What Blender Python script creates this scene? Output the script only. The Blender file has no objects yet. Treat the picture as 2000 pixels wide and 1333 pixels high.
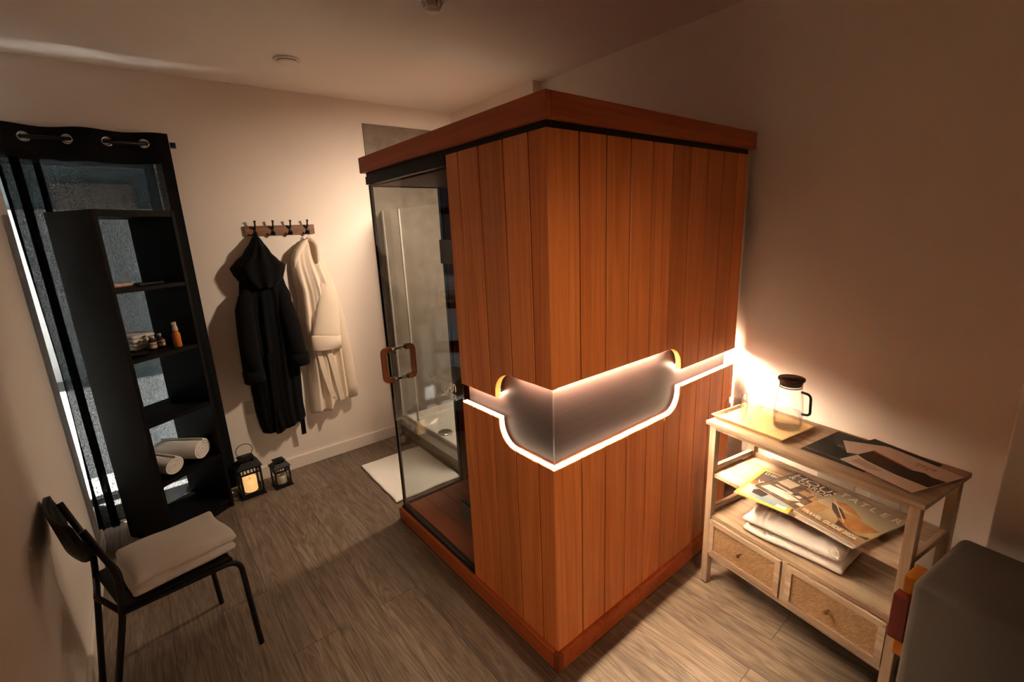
import bpy, bmesh, math, random
from mathutils import Vector as V, Matrix, Euler, noise as mnoise
random.seed(7)
SC = bpy.context.scene
COL = SC.collection
PI = math.pi

# ------------------------------------------------------------------ helpers
def obj(name, bm, mat, parent=None, smooth=False, loc=None, rz=None, doubles=False):
    if doubles:
        bmesh.ops.remove_doubles(bm, verts=bm.verts, dist=1e-5)
    bmesh.ops.recalc_face_normals(bm, faces=bm.faces)
    me = bpy.data.meshes.new(name)
    bm.to_mesh(me); bm.free()
    for m in (mat if isinstance(mat, (list, tuple)) else [mat]):
        me.materials.append(m)
    if smooth:
        for p in me.polygons: p.use_smooth = True
    o = bpy.data.objects.new(name, me); COL.objects.link(o)
    if parent: o.parent = parent
    if loc: o.location = loc
    if rz: o.rotation_euler = (0, 0, rz)
    return o

def autosmooth(o, ang=40):
    me = o.data
    bm = bmesh.new(); bm.from_mesh(me)
    for e in bm.edges:
        if len(e.link_faces) == 2 and e.calc_face_angle(0) > math.radians(ang): e.smooth = False
    for f in bm.faces: f.smooth = True
    bm.to_mesh(me); bm.free()
    return o

def thing(name, label, cat, loc=(0, 0, 0), rz=0, group=None):
    o = bpy.data.objects.new(name, None); COL.objects.link(o)
    o.empty_display_size = .05
    o.location = loc; o.rotation_euler = (0, 0, rz)
    o['label'] = label; o['category'] = cat
    if group: o['group'] = group
    return o

def tag(o, label, cat, group=None):
    o['label'] = label; o['category'] = cat
    if group: o['group'] = group
    return o

def struct(name, bm, m, parent=None, smooth=False):
    o = obj(name, bm, m, parent, smooth)
    if not parent: o['kind'] = 'structure'
    return o

def box(bm, x0, x1, y0, y1, z0, z1, bevel=0, mi=0, M=None, seg=2):
    vs = [bm.verts.new(p) for p in ((x0,y0,z0),(x1,y0,z0),(x1,y1,z0),(x0,y1,z0),(x0,y0,z1),(x1,y0,z1),(x1,y1,z1),(x0,y1,z1))]
    fs = [bm.faces.new([vs[i] for i in q]) for q in ((0,3,2,1),(4,5,6,7),(0,1,5,4),(1,2,6,5),(2,3,7,6),(3,0,4,7))]
    for f in fs: f.material_index = mi
    if M is not None: bmesh.ops.transform(bm, matrix=M, verts=vs)
    if bevel:
        es = list({e for f in fs for e in f.edges})
        bmesh.ops.bevel(bm, geom=es, offset=bevel, segments=seg, affect='EDGES', profile=.5)

def sbox(*a, **k):
    bm = bmesh.new(); box(bm, *a, **k); return bm

def tube(bm, pts, r, n=10, closed=False, mi=0, flat=1.0, fa=1.0):
    pts = [V(p) for p in pts]; N = len(pts)
    rs = r if isinstance(r, (list, tuple)) else [r] * N
    rings = []; up = None
    for i, p in enumerate(pts):
        if closed: t = pts[(i+1) % N] - pts[i-1]
        else: t = pts[min(i+1, N-1)] - pts[max(i-1, 0)]
        t.normalize()
        if up is None:
            up = V((0,0,1)) if abs(t.z) < .9 and fa == 1 else V((1,0,0))
        a = t.cross(up)
        if a.length < 1e-4: a = t.cross(V((0,1,0)))
        a.normalize(); b = a.cross(t).normalized(); up = b
        rings.append([bm.verts.new(p + a*math.cos(2*PI*k/n)*rs[i]*fa + b*math.sin(2*PI*k/n)*rs[i]*flat) for k in range(n)])
    for i in range(N if closed else N-1):
        A, B = rings[i], rings[(i+1) % N]
        for k in range(n):
            f = bm.faces.new((A[k], A[(k+1) % n], B[(k+1) % n], B[k])); f.material_index = mi; f.smooth = True
    if not closed:
        f = bm.faces.new(rings[0]); f.material_index = mi
        f = bm.faces.new(rings[-1][::-1]); f.material_index = mi

def fillet(pts, r, n=6):
    pts = [V(p) for p in pts]; out = [pts[0]]
    for i in range(1, len(pts)-1):
        a, b, c = pts[i-1], pts[i], pts[i+1]
        d1 = (a-b); d2 = (c-b); k = min(r, d1.length*.49, d2.length*.49)
        p, q = b + d1.normalized()*k, b + d2.normalized()*k
        for j in range(n+1):
            t = j/n
            out.append(p*(1-t)**2 + b*2*t*(1-t) + q*t*t)
    out.append(pts[-1]); return out

def lathe(bm, prof, n=32, c=(0,0,0), mi=0, cap0=False, cap1=False):
    rings = []
    for r, z in prof:
        if r < 1e-6: rings.append([bm.verts.new((c[0], c[1], c[2]+z))])
        else: rings.append([bm.verts.new((c[0]+r*math.cos(2*PI*k/n), c[1]+r*math.sin(2*PI*k/n), c[2]+z)) for k in range(n)])
    for A, B in zip(rings, rings[1:]):
        for k in range(n):
            k2 = (k+1) % n
            if len(A) == 1 and len(B) == 1: continue
            if len(A) == 1: f = bm.faces.new((A[0], B[k2], B[k]))
            elif len(B) == 1: f = bm.faces.new((A[k], A[k2], B[0]))
            else: f = bm.faces.new((A[k], A[k2], B[k2], B[k]))
            f.material_index = mi; f.smooth = True
    if cap0 and len(rings[0]) > 1: f = bm.faces.new(rings[0][::-1]); f.material_index = mi
    if cap1 and len(rings[-1]) > 1: f = bm.faces.new(rings[-1]); f.material_index = mi

def slathe(prof, n=32, **k):
    bm = bmesh.new(); lathe(bm, prof, n, **k); return bm

def prism(bm, poly, fn, d0, d1, mi=0):
    """poly: 2-d outline, fn(a, b, d) -> xyz"""
    A = [bm.verts.new(fn(a, b, d0)) for a, b in poly]; B = [bm.verts.new(fn(a, b, d1)) for a, b in poly]
    n = len(poly)
    fs = [bm.faces.new(A), bm.faces.new(B[::-1])]
    for i in range(n): fs.append(bm.faces.new((A[i], B[i], B[(i+1) % n], A[(i+1) % n])))
    for f in fs: f.material_index = mi

def text(name, body, size, m, parent, X, Y, loc, extrude=.0003, align='LEFT', sx=1.0, space=1.0, bold=0.0):
    cu = bpy.data.curves.new(name, 'FONT'); cu.body = body; cu.size = size; cu.extrude = extrude
    cu.align_x = align; cu.space_character = space; cu.offset = bold; cu.resolution_u = 3
    t = bpy.data.objects.new(name, cu); COL.objects.link(t)
    dg = bpy.context.evaluated_depsgraph_get()
    me = bpy.data.meshes.new_from_object(t.evaluated_get(dg))
    bpy.data.objects.remove(t); bpy.data.curves.remove(cu)
    me.name = name; me.materials.clear(); me.materials.append(m)
    X = V(X).normalized(); Y = V(Y).normalized(); Z = X.cross(Y)
    M = Matrix((X, Y, Z)).transposed().to_4x4(); M.translation = V(loc)
    me.transform(M @ Matrix.Diagonal((sx, 1, 1, 1)))
    o = bpy.data.objects.new(name, me); COL.objects.link(o)
    if parent: o.parent = parent
    return o

# ------------------------------------------------------------------ materials
class NT:
    def __init__(s, name):
        s.m = bpy.data.materials.new(name); s.m.use_nodes = True
        s.t = s.m.node_tree; s.t.nodes.clear()
        s.out = s.n('ShaderNodeOutputMaterial')
    def n(s, typ, **k):
        nd = s.t.nodes.new(typ)
        for a, b in k.items(): setattr(nd, a, b)
        return nd
    def l(s, a, b): s.t.links.new(a, b)
    def set(s, nd, **k):
        for a, b in k.items(): nd.inputs[a.replace('_', ' ')].default_value = b
        return nd
    def coords(s, scale=(1,1,1), kind='Object', rot=(0,0,0)):
        tc = s.n('ShaderNodeTexCoord'); mp = s.n('ShaderNodeMapping')
        mp.inputs['Scale'].default_value = scale; mp.inputs['Rotation'].default_value = rot
        s.l(tc.outputs[kind], mp.inputs['Vector']); return mp.outputs['Vector']
    def noise(s, vec, scale, detail=4, rough=.55, dist=0):
        nd = s.n('ShaderNodeTexNoise'); s.l(vec, nd.inputs['Vector'])
        nd.inputs['Scale'].default_value = scale; nd.inputs['Detail'].default_value = detail
        nd.inputs['Roughness'].default_value = rough; nd.inputs['Distortion'].default_value = dist
        return nd.outputs['Fac']
    def ramp(s, fac, stops):
        r = s.n('ShaderNodeValToRGB'); e = r.color_ramp.elements
        while len(e) < len(stops): e.new(.5)
        for el, (p, c) in zip(e, stops): el.position = p; el.color = (*c, 1) if len(c) == 3 else c
        s.l(fac, r.inputs['Fac']); return r.outputs['Color']
    def math(s, op, a, b=0.0):
        nd = s.n('ShaderNodeMath', operation=op)
        for i, v in enumerate((a, b)):
            if hasattr(v, 'links') or hasattr(v, 'is_output'): s.l(v, nd.inputs[i])
            else: nd.inputs[i].default_value = v
        return nd.outputs[0]
    def mix(s, fac, a, b, mode='MIX'):
        nd = s.n('ShaderNodeMix', data_type='RGBA', blend_type=mode)
        for v, i in ((fac, 0), (a, 6), (b, 7)):
            if hasattr(v, 'is_output'): s.l(v, nd.inputs[i])
            else: nd.inputs[i].default_value = v if i == 0 else (*v, 1)
        return nd.outputs[2]
    def bsdf(s, col, rough=.5, metal=0, bump=None, bs=.1, bd=.01, spec=.5, **k):
        b = s.n('ShaderNodeBsdfPrincipled')
        if hasattr(col, 'is_output'): s.l(col, b.inputs['Base Color'])
        else: b.inputs['Base Color'].default_value = (*col, 1)
        if hasattr(rough, 'is_output'): s.l(rough, b.inputs['Roughness'])
        else: b.inputs['Roughness'].default_value = rough
        b.inputs['Metallic'].default_value = metal; b.inputs['Specular IOR Level'].default_value = spec
        for a, v in k.items(): b.inputs[a.replace('_', ' ')].default_value = v
        if bump is not None:
            bp = s.n('ShaderNodeBump'); bp.inputs['Strength'].default_value = bs; bp.inputs['Distance'].default_value = bd
            s.l(bump, bp.inputs['Height']); s.l(bp.outputs['Normal'], b.inputs['Normal'])
        s.l(b.outputs[0], s.out.inputs['Surface']); s.b = b
        return s.m

def plain(name, col, rough=.5, metal=0, var=.06, scale=30, bs=0.0, spec=.5):
    t = NT(name); v = t.coords()
    f = t.noise(v, scale, 3)
    c = t.ramp(f, [(.3, [x*(1-var) for x in col]), (.7, [min(1, x*(1+var)) for x in col])])
    return t.bsdf(c, rough, metal, bump=f if bs else None, bs=bs, spec=spec)

def wood(name, dark, light, axis=2, fine=42, stretch=.035, rough=.45, island=.25, spec=.4, bs=.05, rings=True):
    t = NT(name)
    sc = [1, 1, 1]; sc[axis] = stretch
    v = t.coords(sc)
    geo = t.n('ShaderNodeNewGeometry')
    off = t.n('ShaderNodeVectorMath', operation='MULTIPLY_ADD')
    cmb = t.n('ShaderNodeCombineXYZ')
    for i in range(3): t.l(geo.outputs['Random Per Island'], cmb.inputs[i])
    t.l(cmb.outputs[0], off.inputs[0]); off.inputs[1].default_value = (7.3, 5.1, 3.7); t.l(v, off.inputs[2])
    v2 = off.outputs[0]
    f1 = t.noise(v2, fine*.22, 3, .5, .6)
    f2 = t.noise(v2, fine*2.2, 4, .6)
    s = t.math('SINE', t.math('MULTIPLY', f1, 40 if rings else 8))
    s = t.math('MULTIPLY_ADD', s, .08)
    s.node.inputs[2].default_value = .0
    k = t.math('ADD', t.math('MULTIPLY', f1, .55), t.math('ADD', t.math('MULTIPLY', f2, .45), s))
    c = t.ramp(k, [(.28, dark), (.72, light)])
    r = t.math('MULTIPLY_ADD', geo.outputs['Random Per Island'], island)
    r.node.inputs[2].default_value = 1 - island/2
    hs = t.n('ShaderNodeHueSaturation'); t.l(c, hs.inputs['Color']); t.l(r, hs.inputs['Value'])
    return t.bsdf(hs.outputs[0], rough, bump=f2, bs=bs, bd=.003, spec=spec)

def thin_glass(name, tint=(.97,.98,.97), refl=1.0, ior=1.5, edge=0.0):
    t = NT(name)
    tr = t.n('ShaderNodeBsdfTransparent')
    gl = t.n('ShaderNodeBsdfGlossy'); gl.inputs['Roughness'].default_value = 0.0
    gl.inputs[0].default_value = (1, 1, 1, 1)
    geo = t.n('ShaderNodeNewGeometry'); dt = t.n('ShaderNodeVectorMath', operation='DOT_PRODUCT')
    t.l(geo.outputs['Incoming'], dt.inputs[0]); t.l(geo.outputs['Normal'], dt.inputs[1])
    cs = t.math('SUBTRACT', 1.0, t.math('ABSOLUTE', dt.outputs['Value']))
    f0 = ((ior-1)/(ior+1))**2
    k = t.math('MULTIPLY', t.math('ADD', t.math('MULTIPLY', t.math('POWER', cs, 5.0), 1-f0), f0), refl)
    k.node.use_clamp = True
    t.l(t.mix(t.math('MULTIPLY', t.math('POWER', cs, 4.0), edge), tint, (.50, .51, .50)), tr.inputs[0])
    mx = t.n('ShaderNodeMixShader'); t.l(k, mx.inputs[0]); t.l(tr.outputs[0], mx.inputs[1]); t.l(gl.outputs[0], mx.inputs[2])
    t.l(mx.outputs[0], t.out.inputs['Surface']); return t.m

def emit(name, col, s):
    t = NT(name); e = t.n('ShaderNodeEmission'); e.inputs[0].default_value = (*col, 1); e.inputs[1].default_value = s
    t.l(e.outputs[0], t.out.inputs['Surface']); return t.m

M = {}
def wall_mat(name, col):
    t = NT(name); v = t.coords()
    f = t.noise(v, 2.2, 3); g = t.noise(v, 260, 2)
    c = t.ramp(f, [(.3, [x*.975 for x in col]), (.7, col)])
    return t.bsdf(c, .85, bump=g, bs=.06, bd=.002, spec=.25)
M['wall'] = wall_mat('painted wall', (.80, .75, .69))
M['ceil'] = wall_mat('painted ceiling', (.78, .73, .675))
M['trim'] = plain('white gloss trim', (.80, .76, .70), .4, var=.01)

def floor_mat():
    t = NT('grey oak vinyl planks')
    tc = t.n('ShaderNodeTexCoord'); sp = t.n('ShaderNodeSeparateXYZ'); t.l(tc.outputs['Object'], sp.inputs[0])
    cb = t.n('ShaderNodeCombineXYZ'); t.l(sp.outputs[1], cb.inputs[0]); t.l(sp.outputs[0], cb.inputs[1])
    br = t.n('ShaderNodeTexBrick', offset=.37, offset_frequency=2, squash=1)
    t.l(cb.outputs[0], br.inputs['Vector'])
    t.set(br, Scale=1.0, Mortar_Size=.0012, Mortar_Smooth=.2, Bias=0.0, Brick_Width=1.22, Row_Height=.184)
    br.inputs['Color1'].default_value = (0, 0, 0, 1); br.inputs['Color2'].default_value = (1, 1, 1, 1); br.inputs['Mortar'].default_value = (.5, .5, .5, 1)
    rnd = t.n('ShaderNodeSeparateColor'); t.l(br.outputs['Color'], rnd.inputs[0]); rv = rnd.outputs[0]
    off = t.n('ShaderNodeCombineXYZ'); t.l(t.math('MULTIPLY', rv, 9.0), off.inputs[0]); t.l(t.math('MULTIPLY', rv, 5.0), off.inputs[1])
    ad = t.n('ShaderNodeVectorMath', operation='ADD'); t.l(tc.outputs['Object'], ad.inputs[0]); t.l(off.outputs[0], ad.inputs[1])
    mp = t.n('ShaderNodeMapping'); mp.inputs['Scale'].default_value = (1, .06, 1); t.l(ad.outputs[0], mp.inputs[0])
    f1 = t.noise(mp.outputs[0], 9.0, 3, .5, 1.1)
    f2 = t.noise(mp.outputs[0], 150, 4, .65)
    f3 = t.noise(mp.outputs[0], 38, 3, .6)
    ring = t.math('SINE', t.math('MULTIPLY', f1, 110.0))
    k = t.math('ADD', t.math('MULTIPLY', ring, .075), t.math('ADD', t.math('MULTIPLY', f2, .5), t.math('MULTIPLY', f3, .5)))
    c = t.ramp(k, [(.27, (.075, .053, .038)), (.5, (.165, .122, .089)), (.73, (.27, .21, .158))])
    tint = t.math('MULTIPLY_ADD', rv, .3); tint.node.inputs[2].default_value = .85
    hs = t.n('ShaderNodeHueSaturation'); t.l(c, hs.inputs['Color']); t.l(tint, hs.inputs['Value'])
    c2 = t.mix(br.outputs['Fac'], hs.outputs[0], (.035, .026, .02))
    return t.bsdf(c2, .42, bump=k, bs=.12, bd=.002, spec=.4)
M['floor'] = floor_mat()
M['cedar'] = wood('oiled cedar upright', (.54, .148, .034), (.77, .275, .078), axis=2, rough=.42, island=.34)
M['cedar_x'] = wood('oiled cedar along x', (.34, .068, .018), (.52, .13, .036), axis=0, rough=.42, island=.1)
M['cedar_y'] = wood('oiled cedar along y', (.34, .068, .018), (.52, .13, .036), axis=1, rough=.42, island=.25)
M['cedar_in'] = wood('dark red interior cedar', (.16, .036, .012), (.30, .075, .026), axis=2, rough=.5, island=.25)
M['gap'] = plain('painted groove shade', (.006, .0025, .0015), .9, spec=.0)
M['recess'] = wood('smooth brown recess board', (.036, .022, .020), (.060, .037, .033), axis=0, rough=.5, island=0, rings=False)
M['black'] = plain('matt black', (.007, .007, .0075), .5, spec=.3)
M['blackmetal'] = plain('black powder coat', (.006, .006, .0065), .42, spec=.3)
M['bookcase'] = wood('black-brown veneer', (.002, .0016, .0015), (.005, .0036, .003), axis=2, rough=.6, island=.1, spec=.12)
M['chrome'] = plain('polished steel', (.62, .61, .59), .25, 1, var=.02)
M['dkmetal'] = plain('dark hinge metal', (.12, .12, .115), .45, .6)
M['alu'] = plain('brushed aluminium', (.55, .54, .52), .35, .8)
M['brass'] = plain('brass', (.22, .13, .06), .35, .9)
M['glass'] = thin_glass('door glass', (.93, .945, .935), 1.0, 1.52)
M['glass_clear'] = thin_glass('clear drinking glass', (.985, .985, .985), 1.0, 1.5, .5)
M['glass_cup'] = thin_glass('stemless glass', (.97, .97, .97), 1.3, 1.52, 1.0)
M['glass_win'] = thin_glass('window glass', (.96, .97, .97), .6, 1.45)
M['handlewood'] = wood('handle cedar', (.24, .075, .022), (.40, .13, .04), axis=2, rough=.35, island=.1)
M['white_print'] = plain('white print', (.8, .78, .75), .5)
M['led'] = emit('warm white light strip', (1.0, .74, .50), 1350); M['led_slot'] = emit('warm white light strip, narrow slot', (1.0, .74, .50), 1500); M['led_dim'] = emit('warm white light strip, side face', (1.0, .74, .50), 650); M['led_ledge'] = emit('glowing diffuser strip', (1.0, .76, .52), 5.0)
M['bamboo'] = wood('pale bamboo', (.62, .40, .18), (.78, .55, .28), axis=1, rough=.4, island=.1, rings=False)
M['wash'] = wood('whitewashed acacia', (.26, .175, .11), (.52, .40, .29), axis=0, rough=.55, island=.2)
M['wash_v'] = wood('whitewashed acacia upright', (.26, .175, .11), (.52, .40, .29), axis=2, rough=.55, island=.2)
M['wash_d'] = wood('whitewashed acacia across', (.26, .175, .11), (.52, .40, .29), axis=1, rough=.55, island=.2)

def rattan_mat():
    t = NT('woven rattan'); v = t.coords((1, 1, 1), rot=(PI/2, 0, 0))
    br = t.n('ShaderNodeTexBrick', offset=.5, offset_frequency=2)
    mp = t.n('ShaderNodeMapping'); mp.inputs['Rotation'].default_value = (0, 0, PI/4); t.l(v, mp.inputs[0])
    t.l(mp.outputs[0], br.inputs['Vector'])
    t.set(br, Scale=1.0, Mortar_Size=.0009, Mortar_Smooth=.7, Brick_Width=.016, Row_Height=.0052)
    br.inputs['Color1'].default_value = (.46, .29, .15, 1); br.inputs['Color2'].default_value = (.34, .20, .10, 1); br.inputs['Mortar'].default_value = (.12, .065, .03, 1)
    f = t.math('SUBTRACT', 1.0, br.outputs['Fac'])
    return t.bsdf(br.outputs['Color'], .6, bump=f, bs=.7, bd=.002)
M['rattan'] = rattan_mat()

def cloth_mat(name, col, scale=900, bs=.35, rough=.95, var=.08, sheen=.3, trans=0):
    t = NT(name); v = t.coords()
    f = t.noise(v, scale, 2); g = t.noise(v, 6, 2)
    c = t.ramp(g, [(.3, [x*(1-var) for x in col]), (.7, col)])
    t.bsdf(c, rough, bump=f, bs=bs, bd=.003, spec=.15)
    t.b.inputs['Sheen Weight'].default_value = sheen
    return t.m
M['towel'] = cloth_mat('white terry', (.82, .79, .74), 600, .5)
M['mat'] = cloth_mat('white bath mat', (.84, .82, .79), 500, .5)
M['blackrobe'] = cloth_mat('black fleece', (.0032, .0032, .0038), 500, .5, sheen=.02)
M['whiterobe'] = cloth_mat('cream fleece', (.80, .70, .58), 420, .5)

def curtain_mat():
    t = NT('dark open weave curtain'); v = t.coords()
    wx = t.noise(t.coords((1, 1, .10)), 800, 2); wz = t.noise(t.coords((.12, 1, 1)), 800, 2)
    wv = t.math('ADD', t.math('MULTIPLY', wx, .5), t.math('MULTIPLY', wz, .5))
    d = t.n('ShaderNodeBsdfDiffuse'); d.inputs[0].default_value = (.006, .007, .008, 1)
    tl = t.n('ShaderNodeBsdfTranslucent'); tl.inputs[0].default_value = (.02, .025, .027, 1)
    tr = t.n('ShaderNodeBsdfTransparent')
    ad = t.n('ShaderNodeMixShader'); ad.inputs[0].default_value = .5; t.l(d.outputs[0], ad.inputs[1]); t.l(tl.outputs[0], ad.inputs[2])
    k = t.n('ShaderNodeMapRange'); t.l(wv, k.inputs[0])
    k.inputs['From Min'].default_value = .44; k.inputs['From Max'].default_value = .62; k.inputs['To Min'].default_value = .0; k.inputs['To Max'].default_value = .15
    mx = t.n('ShaderNodeMixShader'); t.l(k.outputs[0], mx.inputs[0]); t.l(ad.outputs[0], mx.inputs[1]); t.l(tr.outputs[0], mx.inputs[2])
    t.l(mx.outputs[0], t.out.inputs['Surface']); return t.m
M['curtain'] = curtain_mat()
M['ceramic'] = plain('white acrylic tray', (.82, .80, .76), .22, var=.01)
M['stone'] = plain('grey beige stone panel', (.20, .17, .14), .6, var=.18, scale=14)
M['plinth'] = plain('stone plinth', (.33, .27, .20), .6, var=.1, scale=60)
M['plastic'] = plain('white plastic', (.72, .69, .64), .4, var=.01)
M['socket'] = plain('greyish white socket', (.52, .50, .47), .35, var=.01)
M['plastic_grey'] = plain('beige plastic casing', (.085, .075, .065), .5, var=.02)
M['wax'] = plain('ivory wax', (.78, .70, .56), .5, var=.02)

# ------------------------------------------------------------------ room
XL, XR, YF, YB, H = -1.36, 1.32, 2.41, -1.9, 2.55
bm = bmesh.new(); box(bm, -1.6, 1.6, YB-.1, YF+.22, -.06, 0); struct('floor', bm, M['floor'])
bm = bmesh.new(); box(bm, -1.7, 1.6, YB-.1, YF+.30, H, H+.08); struct('ceiling', bm, M['ceil'])
WX0, WX1, WZ0, WZ1, WD = -1.47, -.745, .09, 2.115, .22
bm = bmesh.new()
box(bm, -1.7, WX0, YF, YF+WD, 0, H); box(bm, WX1, 1.6, YF, YF+WD, 0, H)
box(bm, WX0, WX1, YF, YF+WD, WZ1, H); box(bm, WX0, WX1, YF+.095, YF+WD, 0, WZ0)
struct('wall_far', bm, M['wall'])
bm = bmesh.new(); box(bm, -1.47, XL, YB, 2.262, 0, H, bevel=.006); struct('wall_left', bm, M['wall'])
bm = bmesh.new(); box(bm, -1.62, -1.47, 2.20, YF, 0, H); struct('wall_corner', bm, M['wall'])
bm = bmesh.new(); box(bm, XR, XR+.12, YB, 1.42, 0, H); struct('wall_right', bm, M['wall'])
bm = bmesh.new(); box(bm, 1.25, XR+.12, 1.42, YF, 0, H); struct('wall_shower', bm, M['wall'])
bm = bmesh.new(); box(bm, 1.05, XR, YB, -.947, 0, H, bevel=.004); struct('wall_pier', bm, M['wall'])
bm = bmesh.new(); box(bm, -1.6, 1.6, YB-.1, YB, 0, H); struct('wall_near', bm, M['wall'])
def skirting(name, x0, x1, y0, y1):
    bm = bmesh.new(); box(bm, x0, x1, y0, y1, 0, .092, bevel=.004); struct(name, bm, M['trim'])
skirting('baseboard_far', -.745, .54, YF-.016, YF)
skirting('baseboard_left', XL, XL+.014, YB, 2.258)
skirting('baseboard_right', XR-.014, XR, -.947, -.02)
# window in the recess
wf = bmesh.new()
fy0, fy1 = YF+WD-.055, YF+WD-.005
for a in ((WX0, WX0+.05, WZ0, WZ1), (WX1-.05, WX1, WZ0, WZ1), (WX0, WX1, WZ1-.05, WZ1), (WX0, WX1, WZ0, WZ0+.05)):
    box(wf, a[0], a[1], fy0, fy1, a[2], a[3], bevel=.004)
win = struct('window_1', wf, plain('anthracite window frame', (.03, .033, .036), .4))
bm = bmesh.new(); box(bm, WX0+.05, WX1-.05, YF+WD-.033, YF+WD-.027, WZ0+.05, WZ1-.05); obj('pane', bm, M['glass_win'], win)
bm = bmesh.new(); box(bm, WX0+.001, WX1-.001, YF+.09, fy0, WZ0-.004, WZ0+.012, bevel=.004); struct('trim_1', bm, M['trim'])
# outside, seen through the weave of the curtain
bm = bmesh.new(); box(bm, -9, 7, YF+WD+1.0, 16, -.3, -.12); struct('ground', bm, plain('grey paving outside', (.06, .06, .06), .9))
bm = bmesh.new(); box(bm, -5, 3, YF+WD+.08, YF+WD+1.0, -.3, -.12); struct('ground_reflector', bm, plain('white bounce surface outside', (.78, .77, .75), .9, var=.02))  # added bright surface, bounces sun up through the window onto the ceiling
bm = bmesh.new(); box(bm, -4, 3, 7.5, 8.5, -.12, 2.12); struct('wall_outside', bm, plain('pale render outside', (.50, .50, .495), .9, var=.1, scale=6))
bm = bmesh.new(); box(bm, -1.55, -.74, 7.45, 8.5, 2.12, 2.44); struct('trim_2', bm, plain('brown boards outside', (.22, .15, .11), .9, var=.25, scale=9))
bm = bmesh.new(); box(bm, -4, 3, 7.6, 9.5, 2.12, 5.5); struct('roof_outside', bm, plain('blue slate outside', (.10, .13, .14), .9, var=.1, scale=9))

# ------------------------------------------------------------------ sauna
sauna = thing('sauna_cabin', 'tall cedar sauna cabin with glass door and glowing wraparound notch at its corner', 'sauna')
SX, SY = 1.27, 1.315
bm = bmesh.new(); box(bm, 0, SX, 0, SY, .004, .080, bevel=.0025)
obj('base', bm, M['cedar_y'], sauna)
bm = bmesh.new(); box(bm, -.0008, .026, -.0008, .0255, .006, .0805)
obj('base_corner_post', bm, M['cedar_in'], sauna)
# roof: four fascia boards and a black soffit
bm = bmesh.new()
o = .006; zr0, zr1 = 1.925, 1.997
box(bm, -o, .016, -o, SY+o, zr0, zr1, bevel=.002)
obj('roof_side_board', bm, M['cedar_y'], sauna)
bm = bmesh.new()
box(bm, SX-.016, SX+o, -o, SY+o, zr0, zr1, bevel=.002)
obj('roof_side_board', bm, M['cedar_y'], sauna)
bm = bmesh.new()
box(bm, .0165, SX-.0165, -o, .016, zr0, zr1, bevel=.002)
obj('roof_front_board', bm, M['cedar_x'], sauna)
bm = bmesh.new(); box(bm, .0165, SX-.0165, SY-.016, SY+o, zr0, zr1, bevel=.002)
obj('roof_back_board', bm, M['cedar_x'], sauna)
bm = bmesh.new(); box(bm, .0165, SX-.0165, .0165, SY-.0165, zr1-.02, zr1-.004); obj('roof_panel', bm, M['cedar_x'], sauna)
bm = bmesh.new(); box(bm, .017, SX-.02, .017, SY-.017, 1.900, 1.940); obj('soffit', bm, M['black'], sauna)
bm = bmesh.new(); box(bm, .014, .05, .562, 1.305, 1.872, 1.908); obj('header', bm, M['black'], sauna)

def arc(cx, cz, r, a0, a1, n=9):
    return [(cx + r*math.cos(a0+(a1-a0)*i/n), cz + r*math.sin(a0+(a1-a0)*i/n)) for i in range(n+1)]
# outline of the notch on each face: distance from the corner, height
LOW_L = [(0, .830)] + arc(.225, .915, .085, -PI/2, 0) + [(.310, .934), (.56, .934)]
UP_L = [(0, 1.118)] + arc(.238, 1.033, .085, PI/2, 0) + [(.323, 1.014), (.56, 1.014)]
LOW_R = [(0, .830)] + arc(.690, .915, .085, -PI/2, 0) + [(.775, .938), (1.26, .938)]
UP_R = [(0, 1.120)] + arc(.688, 1.035, .085, PI/2, 0) + [(.773, 1.016), (1.26, 1.016)]
def clip(line, s0, s1):
    def at(s, side):
        for (a, za), (b, zb) in zip(line, line[1:]):
            if a - 1e-9 <= s <= b + 1e-9 and b > a: return za + (zb-za)*(s-a)/(b-a)
        return line[-1][1]
    return [(s0, at(s0, 0))] + [p for p in line if s0+1e-6 < p[0] < s1-1e-6 or (abs(p[0]-s1) < -1)] + [(s1, at(s1, 1))]
P0, P1 = .015, .040      # face and back of the boards
fL = lambda s, z, d: (d, s, z)
fR = lambda s, z, d: (s, d, z)
seamL = [.015, .095, .217, .351, .477, .56]
seamR = [.015, .153, .282, .408, .537, .662, .785, .911, 1.035, 1.156, 1.257]
def cladding(name, seams, line, fn, lower, face_in):
    bm = bmesh.new()
    for i, (a, b) in enumerate(zip(seams, seams[1:])):
        a2, b2 = a + (0.0027 if i else 0), b - .0027
        cut = clip(line, a2, b2)
        if lower: poly = [(a2, .083)] + cut[0:] + [(b2, .083)]
        else: poly = [(a2, 1.906)] + cut[0:] + [(b2, 1.906)]
        # mitre the corner boards by starting one face behind the other
        prism(bm, poly, fn, P0, P1)
    for b in seams[1:-1]:      # dark strips in the gaps, their shade put in as colour
        cut = clip(line, b-.004, b+.004)
        poly = [(b-.004, .083 if lower else 1.906)] + cut + [(b+.004, .083 if lower else 1.906)]
        prism(bm, poly, fn, P0+.004, P0+.012, mi=1)
    ob = obj(name, bm, [M['cedar'], M['gap']], sauna)
    bv = ob.modifiers.new('edge', 'BEVEL'); bv.width = .0012; bv.segments = 1; bv.limit_method = 'ANGLE'; bv.angle_limit = math.radians(60)
    return ob
seamR2 = [.0405] + seamR[1:]
cladding('upper_cladding', seamL, UP_L, fL, False, 0)
cladding('lower_cladding', seamL, LOW_L, fL, True, 0)
cladding('upper_cladding', seamR2, UP_R, fR, False, 0)
cladding('lower_cladding', seamR2, LOW_R, fR, True, 0)
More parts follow.
